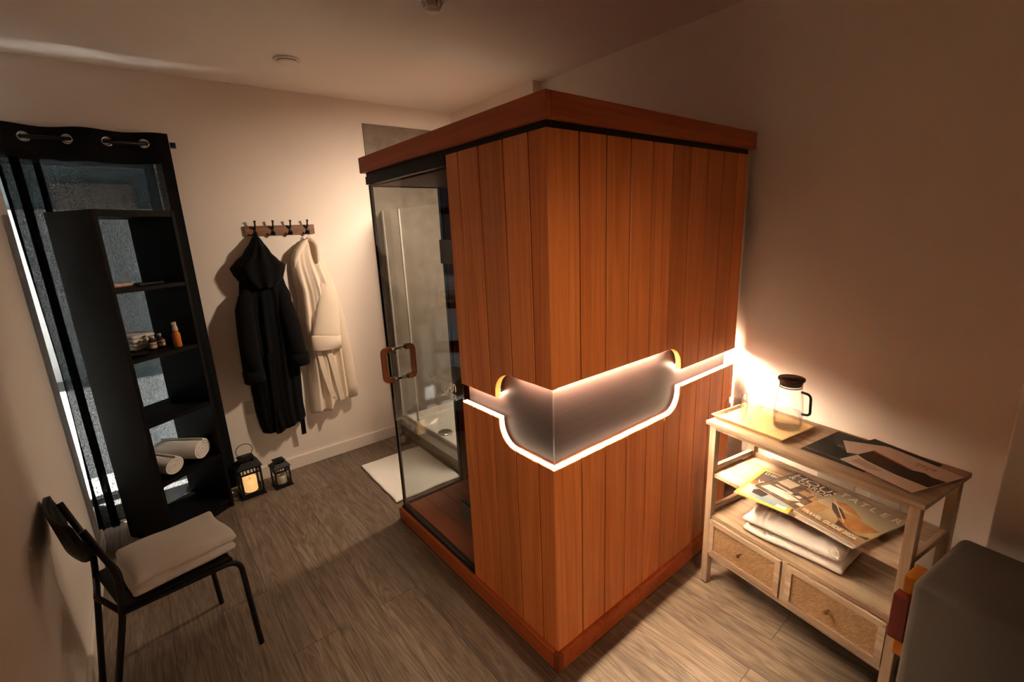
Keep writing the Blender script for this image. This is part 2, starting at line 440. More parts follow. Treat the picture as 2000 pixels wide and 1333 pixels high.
# light strips tucked behind the upper boards
def strip(fn, s0, s1, z, m):
    bm = bmesh.new(); d0, d1 = P1+.0006, .0496      
    A = [bm.verts.new(fn(*q)) for q in ((s0, z+.001, d0), (s1, z+.001, d0), (s1, z, d1), (s0, z, d1))]
    B = [bm.verts.new(fn(*q)) for q in ((s0, z+.008, d0), (s1, z+.008, d0), (s1, z+.008, d1), (s0, z+.008, d1))]
    bm.faces.new(A); bm.faces.new(B[::-1])
    for i in range(4): bm.faces.new((A[i], B[i], B[(i+1) % 4], A[(i+1) % 4]))
    obj('light_strip', bm, M[m], sauna)
LED = [(fL, .051, .224, 1.122), (fL, .33, .555, 1.018), (fR, .052, .668, 1.124), (fR, .79, 1.240, 1.020)]
for q, m in zip(LED, ('led_dim', 'led_dim', 'led', 'led_slot')): strip(*q, m)
for fn, line, s0 in ((fL, LOW_L, .0186), (fR, LOW_R, .0410)):
    pts = [(s0, .830)] + line[1:]
    bm = bmesh.new(); prism(bm, pts + [(a_, b_ + .0022) for a_, b_ in reversed(pts)], fn, .0186, .0398)
    obj('light_strip', bm, M['led_ledge'], sauna)
for fn, s0, s1, z in LED:
    bm = bmesh.new(); prism(bm, [(s0-.006, z+.0085), (s1+.002, z+.0085), (s1+.002, z+.022), (s0-.006, z+.022)], fn, P1+.0003, .0498)
    obj('strip_light_stop', bm, M['black'], sauna)  # added unseen block, keeps strip light from leaking up behind the boards
bm = bmesh.new(); box(bm, 1.272, 1.312, 1.26, 1.30, .004, 1.99); obj('gap_light_stop', bm, M['cedar_in'], sauna)  # added unseen block, stops lamp light leaking along the gap to the wall
# carcass behind the boards; the recess board is its face
bm = bmesh.new()
box(bm, .068, .10, .068, .56, .083, 1.90); box(bm, .10, SX-.045, .068, .10, .083, 1.90)
obj('carcass', bm, M['cedar_in'], sauna)
bm = bmesh.new()
box(bm, .0500, .0675, .0675, .556, .70, 1.30); box(bm, .0500, SX-.05, .0500, .0675, .70, 1.30)
obj('recess_board', bm, M['recess'], sauna)
bm = bmesh.new(); tube(bm, [(.0500, .0500, .80), (.0500, .0500, 1.25)], .0024, 8); obj('recess_corner_trim', bm, M['dkmetal'], sauna)
bm = bmesh.new()
bmesh_parts = [(.0405, .0498, .0405, .56, .815, .829), (.0500, SX-.05, .0405, .0498, .815, .829)]
for q in bmesh_parts: box(bm, *q)
obj('notch_ledge', bm, M['cedar_y'], sauna)
# right end panel, rear panel, interior linings
bm = bmesh.new(); box(bm, SX-.044, SX-.018, .0685, SY-.02, .083, 1.90); obj('end_panel', bm, M['cedar_in'], sauna)
def lining(name, seq):
    bm = bmesh.new()
    for q in seq: box(bm, *q, bevel=.0015)
    return obj(name, bm, M['cedar_in'], sauna)
xs = [.432 + .1*i for i in range(9)]
lining('rear_panel', [(a+.001, min(b, 1.225)-.001, 1.283, 1.305, .083, 1.90) for a, b in zip(xs, xs[1:])])
ys = [.105 + .1175*i for i in range(11)]
lining('inner_wall', [(1.20, 1.222, a+.001, b-.001, .09, 1.88) for a, b in zip(ys, ys[1:])])
lining('inner_front_wall', [(.101, .11, a+.001, b-.001, .09, 1.88) for a, b in ((.11, .26), (.26, .41), (.41, .559))])
bm = bmesh.new()
xf = [.052 + .105*i for i in range(12)]
for a, b in zip(xf, xf[1:]): box(bm, a+.001, min(b, 1.2)-.001, .101 if a > .1 else .562, 1.282, .081, .090, bevel=.001)
obj('floor_deck', bm, M['cedar_y'], sauna)
bm = bmesh.new(); box(bm, .055, 1.2, .101, 1.282, 1.865, 1.885); obj('inner_ceiling', bm, M['cedar_in'], sauna)
# bench across the far end of the cabin
bm = bmesh.new()
for a in (0, 1, 2, 3): box(bm, .66+.135*a, .785+.135*a, .112, 1.28, .48, .505, bevel=.004)
box(bm, .67, .70, .112, 1.28, .091, .48)
obj('bench', bm, M['cedar_in'], sauna)
# fixed rear glass beside the door and its posts
bm = bmesh.new(); box(bm, .044, .418, 1.296, 1.302, .094, 1.862); obj('side_window', bm, M['glass'], sauna)
bm = bmesh.new(); box(bm, .044, .432, 1.290, 1.308, .081, .094); box(bm, .418, .432, 1.286, 1.308, .094, 1.862); box(bm, .044, .432, 1.290, 1.308, 1.862, 1.90)
obj('side_window_frame', bm, M['black'], sauna)
bm = bmesh.new(); box(bm, .036, .043, 1.294, 1.306, .081, 1.868, bevel=.001); obj('corner_strip', bm, M['alu'], sauna)
bm = bmesh.new(); box(bm, .014, .050, .562, 1.30, .0805, .0885); obj('door_track', bm, M['black'], sauna)
# door
door = obj('door', sbox(.022, .030, .566, 1.286, .091, 1.870, bevel=.001), M['glass'], sauna)
bm = bmesh.new(); box(bm, .0205, .0315, 1.286, 1.291, .091, 1.868); obj('door_seal', bm, M['black'], door)
bm = bmesh.new(); box(bm, .016, .034, 1.268, 1.288, 1.868, 1.876, bevel=.001); obj('door_catch', bm, M['alu'], door)
for z0, z1 in ((.345, .425), (1.505, 1.60)):
    bm = bmesh.new(); box(bm, .014, .020, .563, .648, z0, z1, bevel=.0015); box(bm, .0315, .044, .563, .648, z0, z1, bevel=.0015)
    obj('hinge', bm, M['dkmetal'], door)
def handle(x_out, x_wood):
    bm = bmesh.new()
    z0, z1, yc = .893, 1.075, 1.150
    xg = .022 if x_out < 0 else .030
    pts = fillet([(x_wood, yc, z1-.012), (x_out, yc, z1-.012), (x_out, yc, z0+.012), (x_wood, yc, z0+.012)], .030, 7)
    tube(bm, pts, .0178, 14, flat=.85)
    hw = obj('handle', bm, M['handlewood'], door)
    for z in (z0+.012, z1-.012):
        bm = bmesh.new(); tube(bm, [(x_wood, yc, z), (xg, yc, z)], .0085, 14); obj('handle_bar', bm, M['chrome'], hw)
handle(-.060, -.022); handle(.100, .062)
text('lettering', 'sunlighten', .078, M['white_print'], door, (0,-1,0), (0,0,1), (.0216, .842, .958), sx=.72)
text('lettering', 'mPulse', .054, M['white_print'], door, (0,-1,0), (0,0,1), (.0216, .722, .920), sx=.70)
bm = bmesh.new()   # small flower mark above the lettering
for k, (ang, L) in enumerate(((-62, .026), (-34, .033), (0, .040), (34, .033), (62, .026))):
    a = math.radians(ang); d = (math.sin(a), math.cos(a)); w = .0085
    n_ = (d[1], -d[0]); base = (0, 0)
    poly = [(d[0]*L*t + n_[0]*w*q, d[1]*L*t + n_[1]*w*q) for t, q in ((.05, 0), (.35, -.8), (.7, -.8), (1, 0), (.7, .8), (.35, .8))]
    prism(bm, poly, lambda a_, b_, dd: (dd, .757 - a_, 1.008 + b_), .0212 - k*.0001, .0216)
obj('flower_mark', bm, M['white_print'], door)

# ------------------------------------------------------------------ shower behind the sauna
tr_ = thing('shower_tray', 'low white shower tray with round drain, seen through the sauna glass', 'shower tray')
bm = bmesh.new(); box(bm, .556, 1.245, 1.47, 2.405, 0, .085); obj('plinth', bm, M['plinth'], tr_)
bm = bmesh.new()
for q in ((.545, .60, 1.465, 2.408), (1.205, 1.247, 1.465, 2.408), (.60, 1.205, 1.465, 1.51), (.60, 1.205, 2.36, 2.408)): box(bm, *q, .085, .150, bevel=.006)
box(bm, .598, 1.207, 1.508, 2.362, .085, .112)
obj('basin', bm, M['ceramic'], tr_)
obj('drain', slathe([(0, .124), (.045, .124), (.056, .119), (.058, .112)], 28, c=(.70, 1.94, 0)), M['chrome'], tr_)
sc_ = thing('shower_screen', 'clear glass shower screen with slim chrome posts standing on the tray edge', 'shower screen')
bm = bmesh.new(); box(bm, .562, .584, 1.47, 2.40, .1505, .168, bevel=.002); obj('bottom_rail', bm, M['alu'], sc_)
for y in (2.12, 2.388):
    bm = bmesh.new(); box(bm, .566, .580, y-.008, y+.008, .168, 1.80, bevel=.002); obj('post', bm, M['plastic'], sc_)
bm = bmesh.new(); box(bm, .570, .575, 1.48, 2.108, .168, 1.80); obj('glass_panel', bm, M['glass_clear'], sc_)
bm = bmesh.new(); box(bm, .570, .575, 2.132, 2.376, .168, 1.80); obj('glass_panel', bm, M['glass_clear'], sc_)
bm = bmesh.new(); box(bm, .50, 1.249, YF-.009, YF-.0005, .151, 2.402); tag(obj('shower_wall_panel', bm, M['stone']), 'grey-brown stone panel on the far wall above the shower, its top showing behind the sauna roof', 'wall panel')

# ------------------------------------------------------------------ bath mat
def sheet(nx, ny, w, d, fn):
    bm = bmesh.new(); g = [[bm.verts.new(fn(i/nx, j/ny)) for j in range(ny+1)] for i in range(nx+1)]
    for i in range(nx):
        for j in range(ny):
            f = bm.faces.new((g[i][j], g[i+1][j], g[i+1][j+1], g[i][j+1])); f.smooth = True
    return bm
def slab(nx, ny, w, d, h, wob=.004, seed=0, r=.4, stripes=()):
    """soft slab: closed top and bottom sheets with rounded rim"""
    bm = bmesh.new()
    def rim(t): 
        e = min(t, 1-t)*2
        return e
    top, bot = [], []
    for i in range(nx+1):
        ct, cb = [], []
        for j in range(ny+1):
            u, v = i/nx, j/ny
            ex = min(u, 1-u)*w; ey = min(v, 1-v)*d
            k = min(1, min(ex, ey)/(h*r) if h*r > 0 else 1); k = math.sqrt(max(0, 1-(1-k)**2))
            x = (u-.5)*w; y = (v-.5)*d
            nz = mnoise.noise(V((x*9+seed, y*9, seed*1.7)))*wob
            st = sum(math.exp(-((x-q)/.0035)**2) for q in stripes); nz -= .0045*st; y *= 1 - .014*st
            nx_ = mnoise.noise(V((y*7+seed, 3, seed)))*wob*1.5; ny_ = mnoise.noise(V((x*7+seed, 8, seed)))*wob*1.5
            ct.append(bm.verts.new((x+nx_, y+ny_, h*.5 + h*.5*k + nz*k)))
            cb.append(bm.verts.new((x+nx_, y+ny_, h*.5 - h*.5*k)))
        top.append(ct); bot.append(cb)
    for i in range(nx):
        for j in range(ny):
            bm.faces.new((top[i][j], top[i+1][j], top[i+1][j+1], top[i][j+1])); bm.faces.new((bot[i][j], bot[i][j+1], bot[i+1][j+1], bot[i+1][j]))
    bmesh.ops.remove_doubles(bm, verts=bm.verts, dist=2e-5)
    for f in bm.faces: f.smooth = True
    return bm
bm = slab(40, 54, .47, .62, .013, .0035, 3)
m_ = obj('bath_mat', bm, M['mat'], loc=(.295, 1.775, .0015), rz=math.radians(-1.5))
tag(m_, 'white towelling bath mat lying on the floor beyond the sauna glass', 'bath mat')

# ------------------------------------------------------------------ curtain and rod
RY, RZ = 2.342, 2.165
def cy(x, z):
    A = .018
    y = RY - A*math.sin(PI*(x+1.09)/.155)
    k = min(1, max(0, (2.12 - z)/.30)); k = k*k*(3-2*k)
    fold = .014*math.sin(PI*(x+1.09)/.155*1.0) + .007*math.sin(41*x + 1.3*math.sin(2.2*z)) + .004*math.sin(83*x+z*3)
    low = 2.362 - fold*.8
    low += .130*math.exp(-((x+.925)/(.112 if x < -.925 else .078))**2)
    if x > -.76: low = min(low, 2.392)
    return y*(1-k) + low*k
CX0, CX1 = -1.400, -.668
NXc, NZc = 220, 160
ztop = lambda x: 2.222 + .006*math.sin(PI*(x+1.09)/.155+.8) + .004*math.sin(19*x)
eyes = [-1.09, -.935, -.78, -1.245]
bm = bmesh.new(); g = []
for i in range(NXc+1):
    x = CX0 + (CX1-CX0)*i/NXc; col = []
    for j in range(NZc+1):
        t = j/NZc; t = t**1.25
        z = ztop(x)*(1-t) + .035*t
        xx = x
        if i > NXc*.8: xx = x + (i/NXc-.8)*.10*max(0, (2.1-z))*.25
        if x < -1.16:
            q = (x+1.16)/-.24; kk = min(1, q*3)
            xx = x + kk*.034*math.sin(2*PI*q*3.5)
        lim = -1.40 if z > 2.05 else -1.352 + .03*math.sin(z*2.2)*.3 - .02*max(0, (1.0-z))
        xx = max(xx, lim)
        yy = cy(x, z) if x > -1.16 or z > 2.08 else cy(x, z) - min(1, (x+1.16)/-.08)*.016*math.cos(2*PI*(x+1.16)/-.24*3.5)*min(1, (2.08-z)*8)
        col.append(bm.verts.new((xx if z < 2.08 else x + (xx-x)*max(0, 1-(z-2.08)*25), yy, z)))
    g.append(col)
for i in range(NXc):
    for j in range(NZc):
        c = (g[i][j].co + g[i+1][j+1].co)/2
        if any((c.x-e)**2 + (c.z-RZ)**2 < .0195**2 for e in eyes): continue
        f = bm.faces.new((g[i][j], g[i+1][j], g[i+1][j+1], g[i][j+1])); f.smooth = True
for f in bm.faces:      # lined heading band and side hem
    c = f.calc_center_median()
    if c.z > 2.062 or c.x > -.722: f.material_index = 1
cur = obj('curtain', bm, [M['curtain'], cloth_mat('dark curtain heading', (.008, .009, .010), 700, .3, sheen=0)])
tag(cur, 'long near-black eyelet curtain hanging over the window behind the bookcase', 'curtain')
for e in eyes:
    bm = bmesh.new(); slope = -.018*PI/.155*math.cos(PI*(e+1.09)/.155)
    tx = V((1, slope, 0)).normalized(); pts = [V((e, RY, RZ)) + tx*.0215*math.cos(a) + V((0, 0, 1))*.0215*math.sin(a) for a in [2*PI*k/28 for k in range(28)]]
    tube(bm, pts, .0032, 8, closed=True); obj('eyelet', bm, M['chrome'], cur)
rod = thing('curtain_rod', 'black metal curtain rod carrying the dark curtain', 'curtain rod')
bm = bmesh.new(); tube(bm, [(-1.40, RY, RZ), (-.668, RY, RZ)], .0105, 14); obj('pole', bm, M['blackmetal'], rod)
bm = bmesh.new(); tube(bm, [(-.664, RY, RZ), (-.638, RY, RZ)], .0155, 14); obj('finial', bm, M['blackmetal'], rod)
bm = bmesh.new(); tube(bm, [(-.70, RY+.008, RZ), (-.70, YF-.001, RZ)], .006, 8); obj('bracket', bm, M['blackmetal'], rod)

# ------------------------------------------------------------------ bookcase
BA = math.radians(33.7); BO = V((-1.0528, 1.9531, 0)); BW, BD, BH = .40, .335, 1.803
bk = thing('bookcase', 'narrow black-brown open bookcase set diagonally in front of the curtain', 'bookcase', BO, BA)
def bkw(x, y, z):
    return (BO.x + x*math.cos(BA) - y*math.sin(BA), BO.y + x*math.sin(BA) + y*math.cos(BA), z)
for x0 in (0, BW-.02):
    bm = bmesh.new(); box(bm, x0, x0+.02, 0, BD, 0, BH, bevel=.0012); obj('side_panel', bm, M['bookcase'], bk)
for nm, z0, z1 in (('top_panel', BH-.032, BH), ('bottom_panel', .045, .063)):
    bm = bmesh.new(); box(bm, .0203, BW-.0203, .002, BD-.002, z0, z1, bevel=.001); obj(nm, bm, M['bookcase'], bk)
SH = [1.42, 1.063, .709, .366]
for z in SH:
    bm = bmesh.new(); box(bm, .0203, BW-.0203, .004, BD-.004, z-.02, z, bevel=.001); obj('shelf', bm, M['bookcase'], bk)
bm = bmesh.new(); box(bm, .0203, BW-.0203, .012, .026, 0, .045); obj('kick_board', bm, M['bookcase'], bk)

# things on the shelves
def bottle_small(x, y, label):
    t = thing('bottle', label, 'bottle', bkw(x, y, SH[1]+.0005), BA, 'small brown bottles on the bookcase shelf')
    amber = M['amber_dark']
    obj('bottle_body', slathe([(0, .001), (.0205, .001), (.0215, .004), (.0215, .045), (.019, .052), (.010, .058), (.009, .064)], 24), amber, t)
    obj('cap', slathe([(0, .078), (.0098, .078), (.0105, .076), (.0105, .0645), (0, .0645)], 20), M['capgrey'], t)
    bm = bmesh.new(); lathe(bm, [(.0218, .010), (.0218, .028)], 24); lathe(bm, [(.0218, .032), (.0218, .042)], 24); obj('paper_label', bm, M['paperlab'], t)
M['amber_dark'] = plain('dark amber glass', (.035, .014, .006), .12)
M['capgrey'] = plain('grey cap', (.40, .36, .32), .35)
M['paperlab'] = plain('cream paper label', (.55, .42, .31), .7, var=.12, scale=160)
bottle_small(.225, .140, 'small brown bottle with cream label, left one of the pair on the second shelf')
bottle_small(.283, .156, 'small brown bottle with cream label, right one of the pair by the spray bottle')
t_ = NT('orange amber glass'); t_.bsdf((.55, .17, .025), .1); M['amber'] = t_.m
sp = thing('spray_bottle', 'orange spray bottle with pale pump top on the second shelf', 'spray bottle', bkw(.302, .050, SH[1]+.0005), BA)
obj('bottle_body', slathe([(0, .001), (.0185, .001), (.0195, .004), (.0195, .066), (.0185, .077), (.0125, .084), (.011, .088)], 26), M['amber'], sp)
bm = bmesh.new(); lathe(bm, [(0, .142), (.008, .142), (.0105, .139), (.0105, .120), (.0135, .108), (.0135, .0885), (0, .0885)], 22); box(bm, -.015, -.006, -.004, .004, .131, .138)
obj('pump', bm, M['paperlab'], sp)
# stack of small folded towels
for k in range(4):
    bm = slab(18, 20, .125, .143, .0205, .002, 11+k, r=.5)
    w = obj('folded_towel', bm, M['towel'], loc=bkw(.228 + .006*math.sin(k*2.1), .262, SH[1]+.0006+.0218*k), rz=BA + math.radians((2, -3, 3, -1)[k]))
    tag(w, ('small folded white towel at the bottom of the stack on the second shelf', 'small folded white towel, second from the bottom of the shelf stack', 'small folded white towel, second from the top of the shelf stack', 'small folded white towel on top of the stack on the second shelf')[k], 'towel', 'small folded towels in the stack')
obj_ = obj('dish', slathe([(0, .003), (.03, .003), (.046, .012), (.048, .013), (.046, .010), (.03, .0005), (0, .0005)], 28), M['black'], loc=bkw(.105, .085, SH[1]+.0006))
tag(obj_, 'shallow black dish on the second shelf in front of the folded towels', 'dish')
bm = slab(12, 10, .13, .085, .020, .004, 21, r=1.0)
tag(obj('packet', bm, plain('printed paper packet', (.62, .42, .34), .5, var=.3, scale=40), loc=bkw(.14, .165, SH[0]+.0006), rz=BA+.25), 'pale crumpled packet lying on the top shelf of the bookcase', 'packet')
bm = bmesh.new(); box(bm, -.075, .075, -.012, .012, 0, .010, bevel=.003)
for k in range(12): box(bm, -.066+.011*k, -.060+.011*k, -.012, -.009, .010, .013)
tag(obj('comb', bm, M['black'], loc=bkw(.262, .10, SH[0]+.0006), rz=BA+.1), 'black comb lying beside the packet on the top shelf', 'comb')
def roll(name, label, x, y, r, L, rz, z):
    bm = bmesh.new(); turns = 4.2; n = int(turns*22); th = r/(turns+.6)
    prof_o, prof_i = [], []
    for i in range(n+1):
        a = 2*PI*turns*i/n; rr = .006 + (r-.006)*(i/n)
        wob = 1 + .05*math.sin(a*2+1)
        prof_o.append((rr*wob*math.cos(a), rr*wob*.93*math.sin(a))); rr2 = max(.002, rr - th*.82)
        prof_i.append((rr2*wob*math.cos(a), rr2*wob*.93*math.sin(a)))
    S = 8
    def ring(p, y, k): return [bm.verts.new((px*k, y, pz*k + r*.95)) for px, pz in p]
    O, I = [], []
    for s in range(S+1):
        yy = -L/2 + L*s/S; e = min(s, S-s)
        k = .965 if e == 0 else 1
        O.append(ring(prof_o, yy, k)); I.append(ring(prof_i, yy, k))
    for s in range(S):
        for i in range(n):
            bm.faces.new((O[s][i], O[s][i+1], O[s+1][i+1], O[s+1][i])); bm.faces.new((I[s][i], I[s+1][i], I[s+1][i+1], I[s][i+1]))
        bm.faces.new((O[s][n], I[s][n], I[s+1][n], O[s+1][n])); bm.faces.new((O[s][0], O[s+1][0], I[s+1][0], I[s][0]))
    for s in (0, S):
        for i in range(n): bm.faces.new((O[s][i], I[s][i], I[s][i+1], O[s][i+1]))
    for f in bm.faces: f.smooth = True
    w = obj(name, bm, M['towel'], loc=bkw(x, y, z), rz=BA+rz); autosmooth(w, 50)
    return tag(w, label, 'towel', 'rolled towels on the lower shelf')
roll('rolled_towel', 'thicker rolled white towel lying at the back right of the lower shelf', .268, .165, .070, .26, math.radians(14), SH[3]+.004)
roll('rolled_towel', 'smaller rolled white towel lying at the front left of the lower shelf', .112, .150, .058, .25, math.radians(2), SH[3]+.004)

# ------------------------------------------------------------------ coat rack and robes
rk = thing('coat_rack', 'wooden wall rack with four black double hooks holding two robes', 'coat rack', (-.145, YF, 1.655))
bm = bmesh.new(); box(bm, -.214, .214, -.017, -.001, 0, .062, bevel=.002); obj('board', bm, wood('walnut board', (.10, .045, .02), (.22, .10, .05), axis=0, rough=.5, island=0), rk)
HX = [-.155, -.050, .056, .164]
for hx in HX:
    bm = bmesh.new(); box(bm, hx-.007, hx+.007, -.021, -.017, .002, .056, bevel=.0015)
    tube(bm, fillet([(hx, -.020, .045), (hx, -.036, .048), (hx, -.050, .088)], .012, 5), [.0055]*8 + [.0065], 8)
    lathe(bm, [(0, .082), (.006, .084), (.008, .089), (.006, .094), (0, .095)], 12, c=(hx, -.050, 0))
    tube(bm, fillet([(hx, -.020, .022), (hx, -.046, -.004), (hx, -.060, .020)], .014, 6), [.006]*9 + [.0075], 8)
    obj('hook', bm, M['blackmetal'], rk)
for sx_ in (-.198, .184):
    obj('screw', slathe([(0, .003), (.004, .002), (.005, 0)], 12), M['chrome'], rk).matrix_local = Matrix.Translation((sx_, -.017, .03)) @ Matrix.Rotation(PI/2, 4, 'X')

def robe_sheet(rows, ybase, depth, nu, nv, folds, hem=lambda u: 0.0, amp=.012, seed=0):
    """closed hanging body: rows (z, xl, xr), front bulges towards -y, flat back near the wall"""
    rows = sorted(rows, key=lambda r: -r[0]); zt, zb = rows[0][0], rows[-1][0]
    def lr(z):
        if z >= rows[0][0]: return rows[0][1:3]
        for a, b in zip(rows, rows[1:]):
            if b[0] <= z <= a[0]:
                t = (a[0]-z)/(a[0]-b[0]); t = t*t*(3-2*t)*.4 + t*.6
                return a[1]+(b[1]-a[1])*t, a[2]+(b[2]-a[2])*t
        return rows[-1][1:3]
    bm = bmesh.new(); F, B = [], []
    for j in range(nv+1):
        fr, br_ = [], []
        for i in range(nu+1):
            u = i/nu; v = j/nv
            z = zt + (zb + hem(u) - zt)*v
            xl, xr = lr(z); x = xl + (xr-xl)*u
            e = max(0, 1-(2*u-1)**2)**.5
            grow = min(1, .25 + v*3.2)
            f = sum(a*math.sin(k*u*2*PI + p + dr*v) for a, k, p, dr in folds)*e*min(1, v*2.5)
            nz = mnoise.noise(V((x*11+seed, z*4.2, seed)))*amp*e*min(1, v*3)
            fr.append(bm.verts.new((x, ybase - depth*grow*(.15+.85*e) + f + nz, z)))
            br_.append(bm.verts.new((x, ybase - .002, z)))
        F.append(fr); B.append(br_)
    for j in range(nv):
        for i in range(nu):
            bm.faces.new((F[j][i], F[j+1][i], F[j+1][i+1], F[j][i+1])); bm.faces.new((B[j][i], B[j][i+1], B[j+1][i+1], B[j+1][i]))
        bm.faces.new((F[j][0], B[j][0], B[j+1][0], F[j+1][0])); bm.faces.new((F[j][nu], F[j+1][nu], B[j+1][nu], B[j][nu]))
    for j in (0, nv):
        for i in range(nu): bm.faces.new((F[j][i], F[j][i+1], B[j][i+1], B[j][i]))
    for f in bm.faces: f.smooth = True
    return bm
br = thing('bathrobe', 'long black hooded bathrobe hanging from the first hook of the wall rack', 'bathrobe', (0, 0, 0), 0, 'bathrobes on the wall rack')
rows = [(1.60, -.345, -.262), (1.49, -.424, -.20), (1.384, -.440, -.180), (1.334, -.448, -.173), (1.266, -.458, -.150), (1.131, -.470, -.148), (.978, -.478, -.148), (.854, -.484, -.155), (.691, -.484, -.166), (.487, -.480, -.178), (.409, -.472, -.174), (.345, -.460, -.174)]
obj('robe_body', robe_sheet(rows, YF-.018, .090, 40, 60, [(.008, 4, .4, 1.2), (.005, 7, 1.1, -.8)], lambda u: .075*max(0, u-.35)), M['blackrobe'], br)
# hood: flared, hanging by its tip
rows = [(1.668, -.312, -.299), (1.627, -.338, -.276), (1.548, -.392, -.236), (1.500, -.447, -.196), (1.462, -.481, -.158), (1.425, -.470, -.168), (1.385, -.449, -.180), (1.330, -.395, -.230)]
obj('hood', robe_sheet(rows, YF-.024, .115, 36, 34, [(.008, 3, .2, .5)], lambda u: .0), M['blackrobe'], br)
bm = bmesh.new(); tube(bm, [(-.405, YF-.060, 1.345), (-.412, YF-.075, 1.325), (-.430, YF-.090, 1.28), (-.452, YF-.105, 1.20), (-.462, YF-.115, 1.05), (-.466, YF-.115, .92), (-.467, YF-.112, .80)], [.004, .022, .042, .054, .056, .056, .058], 18, fa=.75); obj('sleeve', bm, M['blackrobe'], br)
bm = bmesh.new(); tube(bm, [(-.222, YF-.060, 1.335), (-.219, YF-.075, 1.315), (-.212, YF-.090, 1.26), (-.202, YF-.110, 1.15), (-.192, YF-.118, 1.02), (-.181, YF-.122, .90), (-.176, YF-.122, .855)], [.004, .022, .040, .050, .054, .052, .050], 18, fa=.75); obj('sleeve', bm, M['blackrobe'], br)
bm = bmesh.new(); tube(bm, [(-.467, YF-.112, .815), (-.466, YF-.112, .81), (-.463, YF-.110, .735), (-.462, YF-.110, .73)], [.050, .063, .063, .05], 18, fa=.75); obj('cuff', bm, M['blackrobe'], br)
bm = bmesh.new(); tube(bm, [(-.177, YF-.122, .872), (-.177, YF-.122, .867), (-.170, YF-.122, .79), (-.170, YF-.122, .785)], [.048, .060, .060, .048], 18, fa=.75); obj('cuff', bm, M['blackrobe'], br)
def strap(pts, w, th=.006):
    bm = bmesh.new(); A = []
    for p in pts: A.append([bm.verts.new((p[0]+dx*w/2, p[1]+dy*th/2, p[2])) for dx, dy in ((-1, -1), (1, -1), (1, 1), (-1, 1))])
    for a, b in zip(A, A[1:]):
        for k in range(4): bm.faces.new((a[k], a[(k+1) % 4], b[(k+1) % 4], b[k]))
    bm.faces.new(A[0]); bm.faces.new(A[-1][::-1]); return bm
obj('belt_end', strap([(-.352, YF-.118, .90), (-.362, YF-.112, .55), (-.374, YF-.100, .335)], .034), M['blackrobe'], br)
obj('belt_end', strap([(-.215, YF-.100, .90), (-.206, YF-.070, .50), (-.211, YF-.060, .265)], .030), M['blackrobe'], br)

wr = thing('bathrobe', 'cream fleece bathrobe hanging from the last hook of the wall rack', 'bathrobe', (0, 0, 0), 0, 'bathrobes on the wall rack')
rows = [(1.612, -.036, .050), (1.544, -.092, .076), (1.493, -.114, .097), (1.441, -.121, .111), (1.353, -.119, .134), (1.262, -.108, .147), (1.153, -.114, .158), (1.044, -.125, .173), (.929, -.121, .186), (.774, -.118, .192), (.62, -.122, .194), (.502, -.128, .195), (.395, -.134, .190)]
obj('robe_body', robe_sheet(rows, YF-.018, .082, 60, 70, [(.013, 3.2, 1.4, 1.4), (.009, 5.3, .3, -1.2), (.003, 9, 0, .6)], lambda u: .02*u + .055*max(0, min(1, (u-.38)*8)), amp=.014, seed=4), M['whiterobe'], wr)
bm = bmesh.new(); tube(bm, [(.012, YF-.030, 1.625), (-.035, YF-.055, 1.585), (-.075, YF-.075, 1.545), (-.105, YF-.075, 1.49), (-.112, YF-.07, 1.44)], [.012, .024, .028, .022, .008], 14, flat=.7)
tube(bm, [(.012, YF-.030, 1.625), (.045, YF-.055, 1.60), (.060, YF-.075, 1.565), (.052, YF-.085, 1.52), (.040, YF-.08, 1.46)], [.012, .022, .026, .018, .008], 14, flat=.7)
obj('collar', bm, M['whiterobe'], wr)
bm = bmesh.new(); tube(bm, [(.085, YF-.050, 1.43), (.085, YF-.065, 1.40), (.084, YF-.082, 1.33), (.074, YF-.098, 1.22), (.050, YF-.108, 1.09), (.025, YF-.112, .98), (.018, YF-.112, .92)], [.004, .018, .042, .066, .082, .096, .098], 22, fa=.36); obj('sleeve', bm, M['whiterobe'], wr)
bm = bmesh.new(); tube(bm, [(.021, YF-.112, .958), (.020, YF-.112, .952), (.012, YF-.112, .862), (.012, YF-.112, .856)], [.092, .104, .104, .094], 22, fa=.40); obj('cuff', bm, M['whiterobe'], wr)
bm = bmesh.new(); tube(bm, [(.100, YF-.045, 1.36), (.108, YF-.055, 1.32), (.124, YF-.065, 1.22), (.146, YF-.075, 1.05), (.160, YF-.080, .80), (.168, YF-.078, .55), (.170, YF-.075, .455)], [.004, .014, .024, .034, .036, .036, .033], 16, fa=.6); obj('sleeve', bm, M['whiterobe'], wr)
obj('belt_end', strap([(-.045, YF-.112, .86), (-.020, YF-.112, .66), (.012, YF-.108, .50)], .034), M['whiterobe'], wr)
obj('belt_end', strap([(.020, YF-.120, .86), (.048, YF-.116, .66), (.074, YF-.108, .462)], .036), M['whiterobe'], wr)
bm = bmesh.new(); tube(bm, fillet([(.000, YF-.045, 1.612), (.017, YF-.055, 1.655), (.036, YF-.045, 1.612)], .02, 6), .003, 6); obj('hanging_loop', bm, M['whiterobe'], wr)

